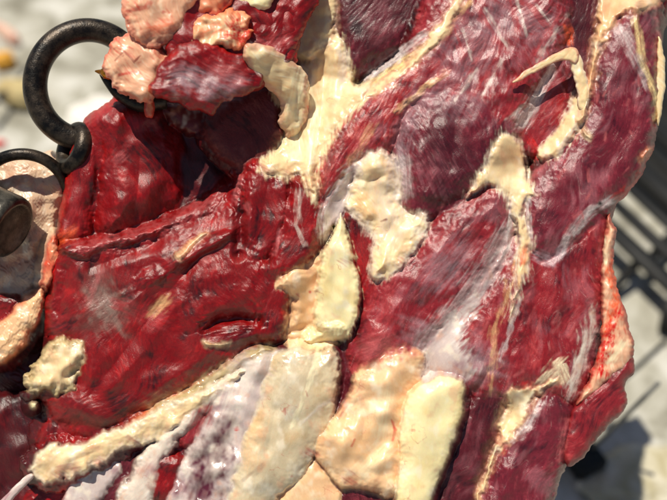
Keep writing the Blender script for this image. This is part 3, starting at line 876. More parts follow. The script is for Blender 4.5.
# --- left side
part('muscle', [(96, 108), (128, 94), (168, 92), (200, 96), (250, 110), (262, 160), (244, 196), (200, 222), (150, 242), (100, 244), (76, 222), (74, 170), (82, 130)],
     z=-74, T=12, r=22, pal='left', ang=20, g=(-.24, .04), fib=.4, lump=3, **P_)
part('muscle', [(92, 116), (106, 102), (128, 90), (150, 86), (162, 98), (178, 128), (186, 164), (186, 200), (164, 226), (124, 238), (100, 238), (96, 200), (100, 160), (92, 136)],
     z=-36, T=26, r=48, pal='left', ang=70, g=(-.32, -.05), fib=.5, lump=5, lw=26, str_=2, rag=1.5, **P_)
part('muscle', [(78, 128), (92, 108), (104, 112), (106, 140), (94, 190), (88, 236), (70, 246), (54, 240), (62, 200), (68, 156)],
     z=-26, T=14, r=16, pal='left', ang=100, fib=.6, lump=4, rag=1.5, str_=2, **P_)
part('muscle', [(64, 240), (110, 240), (160, 230), (205, 212), (238, 196), (262, 232), (276, 262), (268, 300), (270, 336), (240, 352), (196, 384), (142, 414), (112, 440), (78, 440), (56, 420), (46, 392), (72, 372), (60, 340), (44, 330), (46, 280), (52, 250)],
     z=-26, T=22, r=36, pal='left', ang=125, fib=.9, lump=3.6, lw=28, fine=.4, warp=.4, cell=.8, **P_)
part('muscle', [(230, 168), (246, 176), (244, 194), (208, 218), (160, 238), (116, 252), (78, 262), (52, 258), (54, 240), (90, 236), (140, 226), (180, 210), (208, 190)],
     drape=True, db=12, off=3, T=8, r=13, hs=9, cs=4, pal='left', ang=155, fib=.8, lump=4, lw=16, fine=2.2, **P_)
part('muscle', [(230, 222), (246, 236), (226, 246), (200, 262), (176, 272), (150, 290), (120, 306), (112, 296), (140, 270), (180, 244)],
     drape=True, db=8, off=-1, T=4, r=10, hs=9, cs=5, pal='left', ang=150, fib=.9, lump=2.4, lw=14, fine=1.2, **P_)
part('muscle', [(196, 264), (214, 254), (240, 252), (262, 258), (274, 276), (268, 300), (252, 310), (234, 308), (212, 312), (200, 326), (188, 330), (180, 312), (186, 286)],
     z=-8, T=9, r=22, pal='left', ang=60, fib=.9, lump=3, lw=20, fine=1.2, slope=1.6, cs=5, **P_)


# centre-left velvety muscles
part('muscle', [(214, 112), (246, 92), (270, 84), (282, 96), (280, 130), (272, 160), (246, 172), (222, 156), (204, 132)],
     z=-22, T=10, r=16, pal='brown', ang=50, fib=.4, lump=2, mat=MATS['dry'], **P_)
part('muscle', [(246, 164), (268, 164), (286, 176), (296, 200), (290, 232), (276, 254), (254, 262), (240, 246), (238, 216), (242, 190)],
     z=-14, T=14, r=18, pal='left', ang=100, fib=.8, lump=3, fine=.8, cs=6, rag=4, **P_)
part('muscle', [(296, 176), (312, 190), (322, 212), (316, 246), (300, 268), (272, 280), (262, 272), (276, 250), (288, 222), (292, 196)],
     z=-8, T=13, r=14, pal='left', ang=105, fib=.7, lump=1.8, fine=.5, cell=.8, **P_)
part('muscle', [(262, 262), (284, 268), (294, 282), (286, 300), (284, 330), (268, 340), (254, 332), (262, 304), (252, 280)],
     z=-14, T=12, r=12, pal='left', ang=100, fib=.7, lump=1.8, fine=.5, cell=.8, **P_)
part('muscle', [(344, 336), (366, 320), (374, 344), (362, 368), (352, 396), (338, 412), (334, 384), (338, 356)],
     z=-26, T=10, r=10, pal='wine', ang=105, fib=.6, lump=1.5, **P_)
part('muscle', [(352, 206), (372, 214), (382, 246), (374, 284), (362, 300), (352, 270), (344, 236)],
     z=-14, T=8, r=10, pal='left', ang=80, fib=.5, lump=1, **P_)

# --- lower left
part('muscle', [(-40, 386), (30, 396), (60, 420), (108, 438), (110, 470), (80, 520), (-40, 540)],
     z=-66, T=16, r=24, pal='core', ang=20, fib=.7, lump=6, film=0, **P_)  # darkened flesh colour stands in for the shade in this corner
part('muscle', [(44, 420), (76, 424), (84, 446), (60, 456), (40, 448)],
     z=-30, T=8, r=12, pal='left', ang=110, lump=1.6, **P_)
part('muscle', [(110, 440), (200, 396), (214, 420), (240, 480), (220, 530), (96, 540), (88, 480)],
     z=-34, T=14, r=20, pal='wine', ang=120, lump=3, **P_)
part('muscle', [(60, 478), (110, 462), (110, 500), (90, 530), (20, 530), (30, 490)],
     z=-44, T=14, r=16, pal='left', ang=160, lump=2.4, **P_)
part('muscle', [(152, 456), (176, 452), (186, 462), (182, 490), (168, 504), (146, 504), (138, 486), (142, 466)],
     z=-20, T=14, r=18, pal='left', ang=120, lump=1.6, **P_)
part('muscle', [(190, 408), (204, 402), (206, 424), (196, 444), (184, 446), (178, 432)],
     z=-18, T=10, r=10, pal='mid', ang=110, lump=1.2, **P_)
part('muscle', [(340, 480), (372, 484), (396, 494), (404, 520), (330, 524)],
     z=-24, T=14, r=12, pal='wine', ang=90, lump=2, **P_)

# ------------------------------------------------------------------ fat, membranes
part('fat', [(318, 34), (334, 26), (348, 44), (352, 62), (354, 82), (372, 82), (372, 98), (346, 122), (326, 152), (318, 176), (320, 206), (310, 202), (300, 174), (286, 180), (264, 178), (256, 166), (262, 154), (276, 150), (286, 128), (282, 112), (268, 92), (276, 80), (292, 84), (304, 60)],
     drape=True, db=18, off=3, T=9, r=16, hs=6, cs=3, pal='fat', ang=95, kind='f', lump=3.2, lw=18, fib=1.6, fine=.5, str_=9, edge=('cream', 5, .5), **P_)
part('fat', [(300, -40), (340, -40), (338, 10), (336, 40), (318, 58), (304, 66), (290, 56), (298, 24)],
     drape=True, db=14, off=4, T=8, r=14, pal='fat', ang=95, kind='f', lump=3, lw=16, edge=('pink', 4, .4), **P_)
part('membrane', [(404, 64), (438, 20), (450, -4), (470, -10), (456, 24), (436, 50), (412, 72), (384, 92), (364, 102), (362, 90), (382, 76)],
     drape=True, db=6, off=-1, T=3, r=6, pal='fat', ang=142, kind='f', lump=1, fib=1, rag=3, contrast=1.5, cell=.8, edge=('pink', 4, .7), **P_)
part('membrane', [(352, 160), (358, 184), (348, 212), (336, 228), (322, 246), (316, 228), (322, 204), (334, 184), (344, 170)],
     drape=True, db=10, off=1, T=4, r=8, hs=5, cs=4, pal='silver', ang=118, kind='s', lump=1.5, lw=12, fib=3, str_=14, contrast=1.6, **P_)
part('fat', [(350, 166), (360, 154), (384, 148), (398, 158), (402, 182), (402, 204), (412, 216), (422, 206), (433, 224), (424, 244), (410, 262), (392, 276), (380, 284), (369, 280), (368, 262), (372, 244), (364, 230), (358, 221), (346, 214), (342, 200), (350, 186)],
     drape=True, db=22, off=4, T=12, r=18, hs=4, cs=2.6, pal='fat', ang=100, kind='f', lump=4.5, lw=22, fib=1, fine=.4, edge=('web', 8, .7), **P_)
part('fat', [(340, 228), (350, 250), (356, 290), (352, 326), (336, 346), (312, 354), (286, 350), (284, 330), (290, 308), (288, 294), (272, 284), (290, 268), (312, 262), (324, 246)],
     drape=True, db=20, off=6, T=10, r=14, hs=5, cs=2.4, pal='peach', ang=100, kind='f', lump=3.2, lw=18, fib=.6, fine=.5, **P_)
part('fat', [(341, 214), (342, 216), (351, 240), (357, 264), (362, 282), (361, 306), (357, 324), (352, 338), (338, 342), (322, 337), (312, 322), (314, 300), (318, 277), (321, 252), (331, 232)],
     drape=True, db=20, off=8, T=8, r=9, hs=3, cs=1.4, pal='cream', ang=80, kind='f', lump=3.4, lw=24, fib=.5, fine=.2, rag=1.6, **P_)
part('fat', [(316, 322), (336, 318), (352, 330), (342, 342), (326, 342), (314, 354), (306, 346), (298, 342), (304, 334)],
     drape=True, db=4, off=1, T=4, r=4, pal='cream', ang=130, kind='f', lump=2, lw=6, fine=.8, cell=.7, rag=2.5, **P_)
# right Y-shaped fat
part('fat', [(498, 128), (514, 132), (526, 150), (530, 170), (532, 184), (540, 196), (528, 200), (524, 212), (534, 240), (531, 266), (524, 284), (512, 322), (508, 318), (515, 280), (516, 252), (516, 234), (508, 206), (498, 188), (482, 188), (464, 204), (466, 192), (482, 168)],
     drape=True, db=14, off=1, T=5, r=9, hs=5, cs=3, pal='fat', ang=95, kind='f', lump=2.4, lw=16, fib=1.2, str_=12, edge=('web', 4, .6), **P_)
part('fat', [(588, 74), (593, 92), (589, 112), (579, 132), (566, 152), (551, 163), (541, 163), (534, 153), (546, 138), (558, 124), (568, 106), (574, 92), (579, 80)],
     drape=True, db=14, off=2, T=7, r=9, hs=4, cs=2, pal='fat', ang=120, kind='f', lump=2, lw=16, fib=2.2, str_=8, edge=('web', 3, .5), **P_)
part('fat', [(598, -30), (676, -30), (662, 6), (640, 14), (624, 14), (606, 38), (600, 62), (594, 96), (584, 128), (574, 122), (584, 92), (588, 60), (594, 30)],
     drape=True, db=8, off=2, T=6, r=8, pal='peach', ang=110, kind='f', lump=2, lw=12, fib=.5, cell=.8, edge=('pink', 3, .4), **P_)
part('tendon_strap', [(511, 82), (520, 74), (534, 65), (550, 56), (564, 48), (572, 46), (578, 50), (579, 58), (576, 64), (569, 61), (560, 61), (546, 67), (530, 75), (516, 83)],
     z=6, T=1.6, r=3, pal='fat', ang=150, kind='f', lump=1.2, lw=10, fib=1.5, fine=.8, cell=.5, back=True, depth=1.4, rag=1, g=(-.08, 0), edge=('pink', 2, .6), **P_)
part('tendon_strap', [(568, 52), (579, 52), (584, 66), (588, 80), (591, 100), (584, 116), (577, 106), (577, 88), (571, 70)],
     z=0, T=4, r=5, pal='fat', ang=85, kind='f', lump=1.6, lw=10, fib=1.2, cell=.5, back=True, depth=5, rag=1.4, edge=('web', 2, .5), **P_)
part('fat', [(582, 126), (588, 130), (594, 138), (592, 142), (584, 138), (580, 131)], drape=True, off=1, T=2.5, r=3, pal='fat', kind='f', lump=.5, cell=.6, rag=1, **P_)
part('fat', [(648, 146), (657, 148), (650, 156), (642, 164), (638, 156)], drape=True, db=3, off=1, T=4, r=4, pal='redfat', kind='f', lump=1, cell=.6, rag=2, **P_)
part('fat', [(658, 30), (666, 60), (664, 104), (658, 132), (655, 100), (657, 60)], z=-16, T=4, r=3, pal='fat', kind='f', lump=.6, cell=.7, rag=1, back=True, depth=4, **P_)
# bottom middle right fat bands
part('fat', [(508, 384), (536, 386), (560, 372), (564, 384), (548, 390), (536, 396), (530, 416), (516, 436), (500, 456), (488, 484), (478, 520), (466, 520), (480, 476), (494, 438), (502, 410)],
     drape=True, db=7, off=0, T=4, r=7, pal='fat', ang=118, kind='f', lump=1.6, lw=10, fib=.8, rag=3, cell=.7, edge=('rose', 4, .5), **P_)
# bottom fat masses
part('membrane', [(508, 226), (515, 242), (502, 270), (482, 302), (462, 334), (468, 352), (482, 372), (460, 384), (424, 388), (408, 374), (410, 356), (432, 336), (452, 310), (478, 280), (496, 254)],
     drape=True, db=7, off=.5, T=1.5, r=10, pal='silver', ang=125, kind='s', lump=1.2, lw=20, fib=1.6, hs=7, cs=5, str_=22, contrast=1.6, **P_)
part('fat', [(364, 356), (380, 344), (404, 340), (424, 350), (424, 376), (414, 400), (406, 440), (404, 484), (396, 502), (374, 490), (344, 490), (328, 476), (312, 454), (320, 430), (338, 414), (350, 392), (354, 372)],
     z=-8, T=17, r=26, slope=.9, cs=6, pal='peach', ang=85, kind='f', lump=6, lw=24, fib=.05, fine=.5, **P_)
part('fat', [(404, 404), (408, 394), (420, 384), (438, 377), (456, 376), (464, 384), (465, 402), (459, 428), (448, 458), (436, 484), (424, 540), (386, 540), (397, 496), (401, 460), (400, 430)],
     z=8, T=10, r=18, slope=3, cs=1.0, rag=1.6, str_=1, pal='cream', ang=100, kind='f', lump=3.4, lw=40, fib=.1, fine=.1, **P_)
part('membrane', [(592, 300), (597, 320), (587, 356), (574, 396), (566, 399), (571, 372), (581, 340)],
     drape=True, db=6, off=0, T=.8, r=5, pal='web', ang=108, kind='s', lump=1, fib=2, hs=7, cs=4, str_=16, contrast=2, **P_)
part('fat', [(290, 470), (316, 456), (334, 476), (346, 494), (344, 530), (262, 530)],
     z=-18, T=12, r=14, pal='peach', kind='f', lump=2, **P_)
part('membrane', [(238, 352), (276, 346), (292, 360), (284, 400), (270, 440), (250, 480), (240, 540), (150, 540), (172, 480), (188, 448), (204, 404), (222, 380)],
     z=-16, T=15, r=24, pal='silver', ang=110, kind='s', cs=4, slope=1, lump=6, lw=24, fib=.6, contrast=1.0, **P_)
part('fat', [(270, 356), (292, 346), (318, 352), (336, 346), (340, 376), (336, 408), (330, 432), (314, 458), (304, 478), (276, 498), (256, 540), (214, 540), (228, 490), (240, 440), (256, 396)],
     z=-10, T=17, r=30, pal='trans', ang=105, kind='f', lump=4.5, lw=30, fib=.3, fine=.2, cs=5, slope=1, mat=MATS['s'], **P_)
part('membrane', [(266, 340), (278, 350), (250, 364), (222, 382), (196, 402), (164, 420), (136, 424), (150, 408), (184, 388), (222, 362)],
     drape=True, db=8, off=1, T=5, r=8, pal='tan', ang=150, kind='f', lump=1.2, fib=.9, contrast=1.4, cell=.8, mat=MATS['s'], **P_)
part('fat', [(28, 470), (36, 454), (56, 442), (76, 444), (98, 434), (130, 424), (158, 410), (186, 398), (210, 386), (240, 366), (250, 366), (238, 384), (208, 406), (184, 424), (160, 440), (130, 446), (100, 464), (66, 482), (42, 484)],
     z=-10, T=9, r=20, pal='fat', ang=158, kind='f', lump=6, lw=24, fib=.8, fine=.6, slope=1.1, cs=4, rag=3.5, edge=('web', 5, .5), **P_)
part('membrane', [(206, 392), (236, 372), (246, 376), (232, 396), (206, 418), (184, 436), (168, 456), (160, 480), (148, 530), (96, 540), (114, 500), (132, 470), (144, 448), (168, 428)],
     z=-14, T=9, r=11, pal='web', ang=128, kind='s', lump=2, fib=2, contrast=1.4, slope=1.6, cs=3, str_=10, rag=3, **P_)
part('membrane', [(78, 470), (110, 458), (124, 464), (118, 482), (100, 500), (84, 520), (60, 520), (64, 490)],
     z=-22, T=7, r=9, pal='silver', ang=130, kind='f', lump=1.4, fib=.6, mat=MATS['s'], **P_)
part('tendon_strand', [(30, 472), (36, 476), (20, 492), (0, 514), (-12, 514), (12, 488)], z=-10, T=4, r=3, pal='silver', ang=135, kind='f', cell=.7, rag=.5, lump=.5, back=True, depth=3, **P_)
part('fat', [(42, 350), (56, 338), (72, 336), (88, 340), (92, 354), (84, 372), (74, 390), (60, 400), (46, 390), (28, 394), (23, 380), (34, 362)],
     z=-12, T=11, r=20, pal='fat', ang=70, kind='f', lump=6, lw=16, fine=.6, slope=.9, cs=4, rag=3.5, str_=10, edge=('tan', 8, .9), **P_)
part('fat', [(30, 402), (37, 402), (37, 408), (31, 409)], z=-14, T=4, r=3, pal='cream', kind='f', cell=.6, rag=.5, lump=.3, **P_)
part('fat', [(168, 206), (176, 208), (176, 216), (182, 222), (190, 214), (208, 204), (210, 208), (196, 222), (184, 230), (172, 226)] if False else [(172, 252), (180, 250), (186, 240), (206, 230), (210, 234), (194, 246), (188, 256), (182, 262), (173, 260)],
     drape=True, db=3, off=1.5, T=3, r=3, pal='peach', kind='f', cell=.6, rag=.8, lump=.5, edge=('rose', 1.5, .5), **P_)
part('membrane', [(202, 340), (214, 344), (230, 342), (230, 346), (214, 348), (204, 346)], drape=True, db=3, off=3, T=3, r=2.5, pal='cream', kind='f', cell=.6, rag=.5, lump=.3, fib=.05, fine=.1, str_=1, **P_)
part('fat', [(160, 100), (186, 104), (214, 114), (238, 128), (242, 140), (226, 138), (200, 134), (176, 128), (162, 118)],
     z=-34, T=8, r=12, pal='brown', kind='f', lump=1.6, cs=3, **P_)

# ------------------------------------------------------------------ top flap, folded forward over the cut
part('flap_muscle', [(172, -40), (326, -40), (318, 0), (304, 30), (296, 66), (262, 90), (228, 96), (196, 92), (174, 76), (164, 50), (172, 20)], z=14, T=12, r=16, pal='left', ang=20, lump=4, lw=20, fine=.6, back=True, depth=16, g=(-.24, 0), edge=('clot_shade', 4, .4), **P_)
part('flap_muscle', [(174, 46), (196, 38), (222, 46), (246, 56), (266, 76), (254, 94), (236, 98), (222, 102), (214, 118), (204, 114), (184, 106), (162, 100), (147, 92), (156, 70)],
     z=34, T=10, r=18, g=(-.22, 0), pal='left', ang=10, lump=2.4, lw=16, fib=.7, fine=.5, cell=.7, back=True, depth=9, rag=2.4, edge=('clot_shade', 3, .5), **P_)
part('flap_muscle', [(238, 16), (262, 8), (282, -8), (300, -34), (324, -30), (319, 4), (306, 24), (296, 46), (298, 64), (284, 74), (262, 62), (240, 54), (228, 40)],
     z=6, T=10, r=13, g=(-.2, 0), pal='left', ang=130, lump=3, lw=14, fib=.7, fine=.6, cell=.7, back=True, depth=12, rag=2, edge=('bright', 3, .5), **P_)
part('flap_fat', [(244, 42), (262, 44), (282, 52), (300, 64), (310, 84), (310, 110), (302, 134), (286, 138), (278, 122), (281, 106), (276, 92), (262, 84), (250, 76), (243, 60)],
     z=4, T=9, r=16, g=(-.5, -.42), pal='fat', ang=30, kind='f', lump=4, lw=18, fine=.6, cell=.7, back=True, depth=9, rag=2, edge=('pink', 6, .5), **P_)
part('flap_fat', [(118, -40), (196, -40), (206, -6), (196, 10), (186, 30), (170, 46), (150, 50), (132, 38), (122, 14)],
     z=32, T=14, r=24, g=(-.1, 0), pal='pinkfat', ang=60, kind='f', lump=6, lw=26, fine=1, cell=.7, depth=26, back=True, rag=3, edge=('bright', 5, .4), **P_)
part('flap_fat', [(106, 46), (120, 34), (142, 30), (160, 40), (172, 56), (170, 78), (160, 96), (142, 104), (128, 98), (114, 88), (104, 74), (104, 58)],
     z=22, T=13, r=20, pal='pinkfat', ang=60, kind='f', lump=5.5, lw=21, fine=1, cell=.7, back=True, depth=12, rag=3.5, edge=('bright', 4, .5), **P_)
part('flap_fat', [(186, -40), (236, -40), (238, 0), (226, 12), (204, 20), (188, 10)],
     z=26, T=10, r=16, pal='redfat', ang=60, kind='f', lump=4, lw=14, fine=1, cell=.8, back=True, depth=12, rag=3, edge=('bright', 8, .7), **P_)
part('flap_fat', [(188, 28), (204, 16), (226, 8), (244, 12), (252, 24), (246, 42), (234, 52), (216, 46), (204, 58), (192, 56), (184, 44)],
     z=30, T=8, r=11, g=(-.1, 0), pal='peach', ang=60, kind='f', lump=4, lw=13, fine=1.4, cell=.7, back=True, depth=12, rag=4, edge=('orange', 6, .6), **P_)
part('flap_fat', [(230, -40), (282, -40), (276, 2), (262, 12), (246, 10), (228, 6)],
     z=18, T=8, r=12, pal='cream', ang=10, kind='f', lump=1.8, lw=12, cell=.8, back=True, depth=12, edge=('pink', 3, .4), **P_)
part('flap_fat', [(142, 104), (147, 86), (152, 94), (156, 108), (152, 120), (144, 116)], z=0, T=5, r=5, pal='redfat', kind='f', cell=.6, lump=1, rag=1.5, back=True, depth=6, edge=('bright', 4, .8), **P_)

FIELD[0].build()
# ------------------------------------------------------------------ neighbouring joint on the left
FIELD[0] = Field(-60, 150, 90, 440, 1.0, floor=-120)
bone = empty('knuckle_joint', 'pale bone joint with orange fat strips at the left edge, behind the pipe end', 'joint', (0, 0, 0))
P2 = dict(parent=bone)
part('joint_shade_flesh', [(-60, 180), (10, 170), (66, 180), (76, 250), (72, 330), (70, 420), (-60, 432)], z=-104, T=14, r=16, pal='core', lump=5, marks=False, film=0, **P2)  # near-black flesh colour stands in for deep shadow in the gap
part('knuckle_bone', [(-40, 168), (0, 154), (34, 150), (66, 154), (80, 170), (70, 196), (58, 224), (48, 254), (40, 286), (22, 300), (-6, 304), (-50, 300)],
     z=-58, T=26, r=34, pal='bone', ang=60, kind='f', lump=7, lw=22, fine=.1, str_=1, marks=False, **P2)
part('fat_strip', [(44, 286), (46, 304), (34, 332), (16, 356), (2, 366), (-20, 360), (-10, 330), (14, 308), (30, 292)],
     z=-32, T=12, r=10, pal='peach', ang=125, kind='f', lump=2.4, lw=10, marks=False, edge=('orange', 4, .6), **P2)
part('fat_strip', [(50, 232), (60, 240), (58, 268), (48, 290), (40, 284), (44, 256)],
     z=-18, T=8, r=7, pal='redfat', ang=100, kind='f', lump=1.6, lw=8, marks=False, edge=('bright', 3, .6), **P2)
part('fat_strip', [(-40, 300), (6, 296), (24, 300), (10, 322), (-10, 336), (-40, 340)],
     z=-40, T=10, r=10, pal='left', ang=125, lump=2, marks=False, **P2)

FIELD[0].build()
# ------------------------------------------------------------------ metal fittings
def metal(name, col, rough=.45, bump=.3, met=.5, worn=(90, 84, 76)):
    m, nt, b = node_mat(name); lk = nt.links.new
    tc = nn(nt, 'ShaderNodeTexCoord')
    n1 = nn(nt, 'ShaderNodeTexNoise'); n1.inputs['Scale'].default_value = 55; n1.inputs['Detail'].default_value = 8; n1.inputs['Roughness'].default_value = .7
    n2 = nn(nt, 'ShaderNodeTexNoise'); n2.inputs['Scale'].default_value = 600; n2.inputs['Detail'].default_value = 5
    lk(tc.outputs['Object'], n1.inputs['Vector']); lk(tc.outputs['Object'], n2.inputs['Vector'])
    cr = nn(nt, 'ShaderNodeValToRGB'); cr.color_ramp.elements[0].position = .42; cr.color_ramp.elements[1].position = .78
    cr.color_ramp.elements[0].color = (*lin(col), 1); cr.color_ramp.elements[1].color = (*lin(worn), 1)
    lk(n1.outputs['Fac'], cr.inputs['Fac']); lk(cr.outputs['Color'], b.inputs['Base Color'])
    b.inputs['Metallic'].default_value = met
    rr = nn(nt, 'ShaderNodeMapRange'); rr.inputs['To Min'].default_value = rough - .12; rr.inputs['To Max'].default_value = rough + .2
    lk(n1.outputs['Fac'], rr.inputs['Value']); lk(rr.outputs[0], b.inputs['Roughness'])
    bp = nn(nt, 'ShaderNodeBump'); bp.inputs['Strength'].default_value = bump; bp.inputs['Distance'].default_value = .0006
    lk(n2.outputs['Fac'], bp.inputs['Height']); lk(bp.outputs[0], b.inputs['Normal'])
    return m


IRON = metal('worn_iron', (22, 19, 17), .32, .6, .5, (96, 82, 68))
RUB = metal('worn_pipe', (24, 23, 21), .3, .5, .3, (110, 104, 92))
BLK = metal('black_paint', (9, 9, 9), .6, .1, .0, (20, 20, 20))
TIP_GLEAM = metal('tip_gleam', (150, 90, 20), .2, .2, .8, (230, 160, 60))  # amber colour stands in for the yellow reflection on the hook tip


def tube(name, pts, rad, mat, parent=None, closed=False, seg=18, sub=8, origin=None):
    """swept tube through local points (Vectors, metres); rad may be a list"""
    n = len(pts)
    rads = rad if isinstance(rad, (list, tuple)) else [rad] * n
    P = []; R = []
    rng = range(n) if closed else range(n - 1)
    for i in rng:
        p0 = pts[(i - 1) % n] if closed or i > 0 else pts[i]
        p1 = pts[i]; p2 = pts[(i + 1) % n]
        p3 = pts[(i + 2) % n] if closed or i + 2 < n else pts[(i + 1) % n]
        for k in range(sub):
            t = k / sub
            P.append(0.5 * ((2 * p1) + (p2 - p0) * t + (2 * p0 - 5 * p1 + 4 * p2 - p3) * t * t + (3 * p1 - p0 - 3 * p2 + p3) * t ** 3))
            R.append(rads[i] * (1 - t) + rads[(i + 1) % n] * t)
    if not closed:
        P.append(pts[-1]); R.append(rads[-1])
    bm = bmesh.new(); rings = []
    up = Vector((0, 1, 0))
    m = len(P)
    for i in range(m):
        a = P[(i + 1) % m] if closed or i < m - 1 else P[i]; b = P[i - 1] if closed or i > 0 else P[i]
        t = (a - b).normalized()
        s = t.cross(up)
        if s.length < 1e-4: s = t.cross(Vector((1, 0, 0)))
        s.normalize(); w = s.cross(t).normalized()
        rings.append([bm.verts.new(P[i] + (s * math.cos(q) + w * math.sin(q)) * R[i]) for q in [2 * math.pi * j / seg for j in range(seg)]])
    for i in range(m if closed else m - 1):
        a = rings[i]; b = rings[(i + 1) % m]
        for j in range(seg):
            bm.faces.new((a[j], a[(j + 1) % seg], b[(j + 1) % seg], b[j]))
    if not closed:
        bm.faces.new(rings[0][::-1]); bm.faces.new(rings[-1])
    bmesh.ops.recalc_face_normals(bm, faces=bm.faces)
    me = bpy.data.meshes.new(name); bm.to_mesh(me); bm.free()
    for p in me.polygons: p.use_smooth = True
    me.materials.append(mat)
    o = bpy.data.objects.new(name, me); COL.objects.link(o)
    if parent: o.parent = parent
    return o


def place(o, label, cat, group=None, origin=None):
    """give a one-mesh thing its origin and its world place"""
    c = sum((v.co for v in o.data.vertices), Vector()) / len(o.data.vertices) if origin is None else origin
    o.data.transform(Matrix.Translation(-c))
    o.matrix_world = W @ Matrix.Translation(c)
    o['label'] = label; o['category'] = cat
    if group: o['group'] = group
    return o


def circ(cx, cy, rx, ry, z0, tilt=0, n=28, rot=0, tz=0):
    r = []
    for k in range(n):
        a = 2 * math.pi * k / n
        x = rx * math.cos(a); y = ry * math.sin(a)
        xr = x * math.cos(rot) - y * math.sin(rot); yr = x * math.sin(rot) + y * math.cos(rot)
        r.append(L(cx + xr, cy + yr, z0 + tilt * x + tz * y))
    return r


place(tube('iron_ring', circ(88, 85, 53, 55, -34, tilt=-.25), .0122, IRON, closed=True, sub=4, seg=24), 'thick black iron ring looped at the upper left through the fat', 'ring')
place(tube('iron_link', circ(74, 148, 8, 19, -26, tilt=1.8, rot=.35), .0085, IRON, closed=True, sub=4, seg=20), 'short black iron link joining the thick ring above to the thin ring below', 'link')
place(tube('thin_ring', circ(22, 197, 46, 43, -42, tilt=-.1, tz=-.75), .006, IRON, closed=True, sub=4, seg=16), 'thin black iron ring arching above the pipe end at the left edge', 'ring')
hk = empty('meat_hook', 'dark curved hook with its tip coloured amber as a yellow reflection, inside the thick ring', 'hook')
tube('hook_shaft', [L(102, 72, 6), L(110, 82, 2), L(122, 94, -4), L(140, 103, -12), L(165, 100, -20)], [.0035, .006, .008, .009, .009], IRON, hk)
tube('hook_tip', [L(95, 71, 12), L(101, 72, 13), L(106, 73, 15), L(112, 77, 13)], [.0006, .0028, .0058, .0035], TIP_GLEAM, hk)

# pipe end: lathe along the local x axis
def lathe(name, prof, mat, mtx, parent=None, seg=40):
    bm = bmesh.new(); rings = []
    for (t, r) in prof:
        rings.append([bm.verts.new(mtx @ Vector((t, r * math.cos(2 * math.pi * j / seg), r * math.sin(2 * math.pi * j / seg)))) for j in range(seg)])
    for a, b in zip(rings[:-1], rings[1:]):
        for j in range(seg): bm.faces.new((a[j], a[(j + 1) % seg], b[(j + 1) % seg], b[j]))
    bm.faces.new(rings[0]); bm.faces.new(rings[-1][::-1])
    bmesh.ops.recalc_face_normals(bm, faces=bm.faces)
    me = bpy.data.meshes.new(name); bm.to_mesh(me); bm.free()
    for p in me.polygons: p.use_smooth = True
    me.materials.append(mat)
    o = bpy.data.objects.new(name, me); COL.objects.link(o)
    if parent: o.parent = parent
    return o


pm = Matrix.Translation(L(-50, 201, -10)) @ Matrix.Rotation(math.radians(22), 4, 'Y') @ Matrix.Rotation(math.radians(-10), 4, 'Z')
pipe = empty('pipe_end', 'blunt black worn pipe end pointing in from the left edge below the thin ring', 'pipe')
lathe('pipe_barrel', [(-.12, .033), (.024, .034), (.026, .031)], RUB, pm, pipe)
lathe('end_cap', [(.026, .0315), (.028, .0335), (.070, .0325), (.0745, .0315), (.0765, .029), (.077, .025), (.0745, .0235), (.074, .002)], RUB, pm, pipe)

# ------------------------------------------------------------------ ground and things behind
def simple_mat(name, c1, c2, scale=8, rough=.8, bump=.2, c3=None, det=6, lo=.35, hi=.65, bs=200, sss=0):
    m, nt, b = node_mat(name); lk = nt.links.new
    tc = nn(nt, 'ShaderNodeTexCoord')
    n1 = nn(nt, 'ShaderNodeTexNoise'); n1.inputs['Scale'].default_value = scale; n1.inputs['Detail'].default_value = det; n1.inputs['Roughness'].default_value = .6
    n1.inputs['Distortion'].default_value = .6
    lk(tc.outputs['Object'], n1.inputs['Vector'])
    cr = nn(nt, 'ShaderNodeValToRGB'); e = cr.color_ramp.elements
    e[0].position = lo; e[1].position = hi; e[0].color = (*lin(c1), 1); e[1].color = (*lin(c2), 1)
    if c3:
        k = e.new((lo + hi) / 2); k.color = (*lin(c3), 1)
    lk(n1.outputs['Fac'], cr.inputs['Fac']); lk(cr.outputs['Color'], b.inputs['Base Color'])
    b.inputs['Roughness'].default_value = rough
    b.inputs['Subsurface Weight'].default_value = sss; b.inputs['Subsurface Scale'].default_value = .004
    n2 = nn(nt, 'ShaderNodeTexNoise'); n2.inputs['Scale'].default_value = bs; n2.inputs['Detail'].default_value = 4
    lk(tc.outputs['Object'], n2.inputs['Vector'])
    bp = nn(nt, 'ShaderNodeBump'); bp.inputs['Strength'].default_value = bump; bp.inputs['Distance'].default_value = .002
    lk(n2.outputs['Fac'], bp.inputs['Height']); lk(bp.outputs[0], b.inputs['Normal'])
    return m


GR = simple_mat('stained_concrete', (124, 120, 106), (198, 196, 188), 9, .85, .3, (168, 165, 152), lo=.36, hi=.64)
me = bpy.data.meshes.new('ground')
bm = bmesh.new(); bmesh.ops.create_grid(bm, x_segments=60, y_segments=60, size=40); bm.to_mesh(me); bm.free()
me.materials.append(GR)
gr = bpy.data.objects.new('ground', me); COL.objects.link(gr); gr['kind'] = 'structure'
gr['label'] = 'pale grey stained concrete ground, out of focus'

Winv = W.inverted()


def gp(px, py, up=0.0):
    """world point on the ground (or `up` metres above it) seen at a place of the picture"""
    c = W @ Vector((0, -D * S, 0)); d = (W @ L(px, py, 0)) - c
    t = (up - c.z) / d.z
    return c + d * t


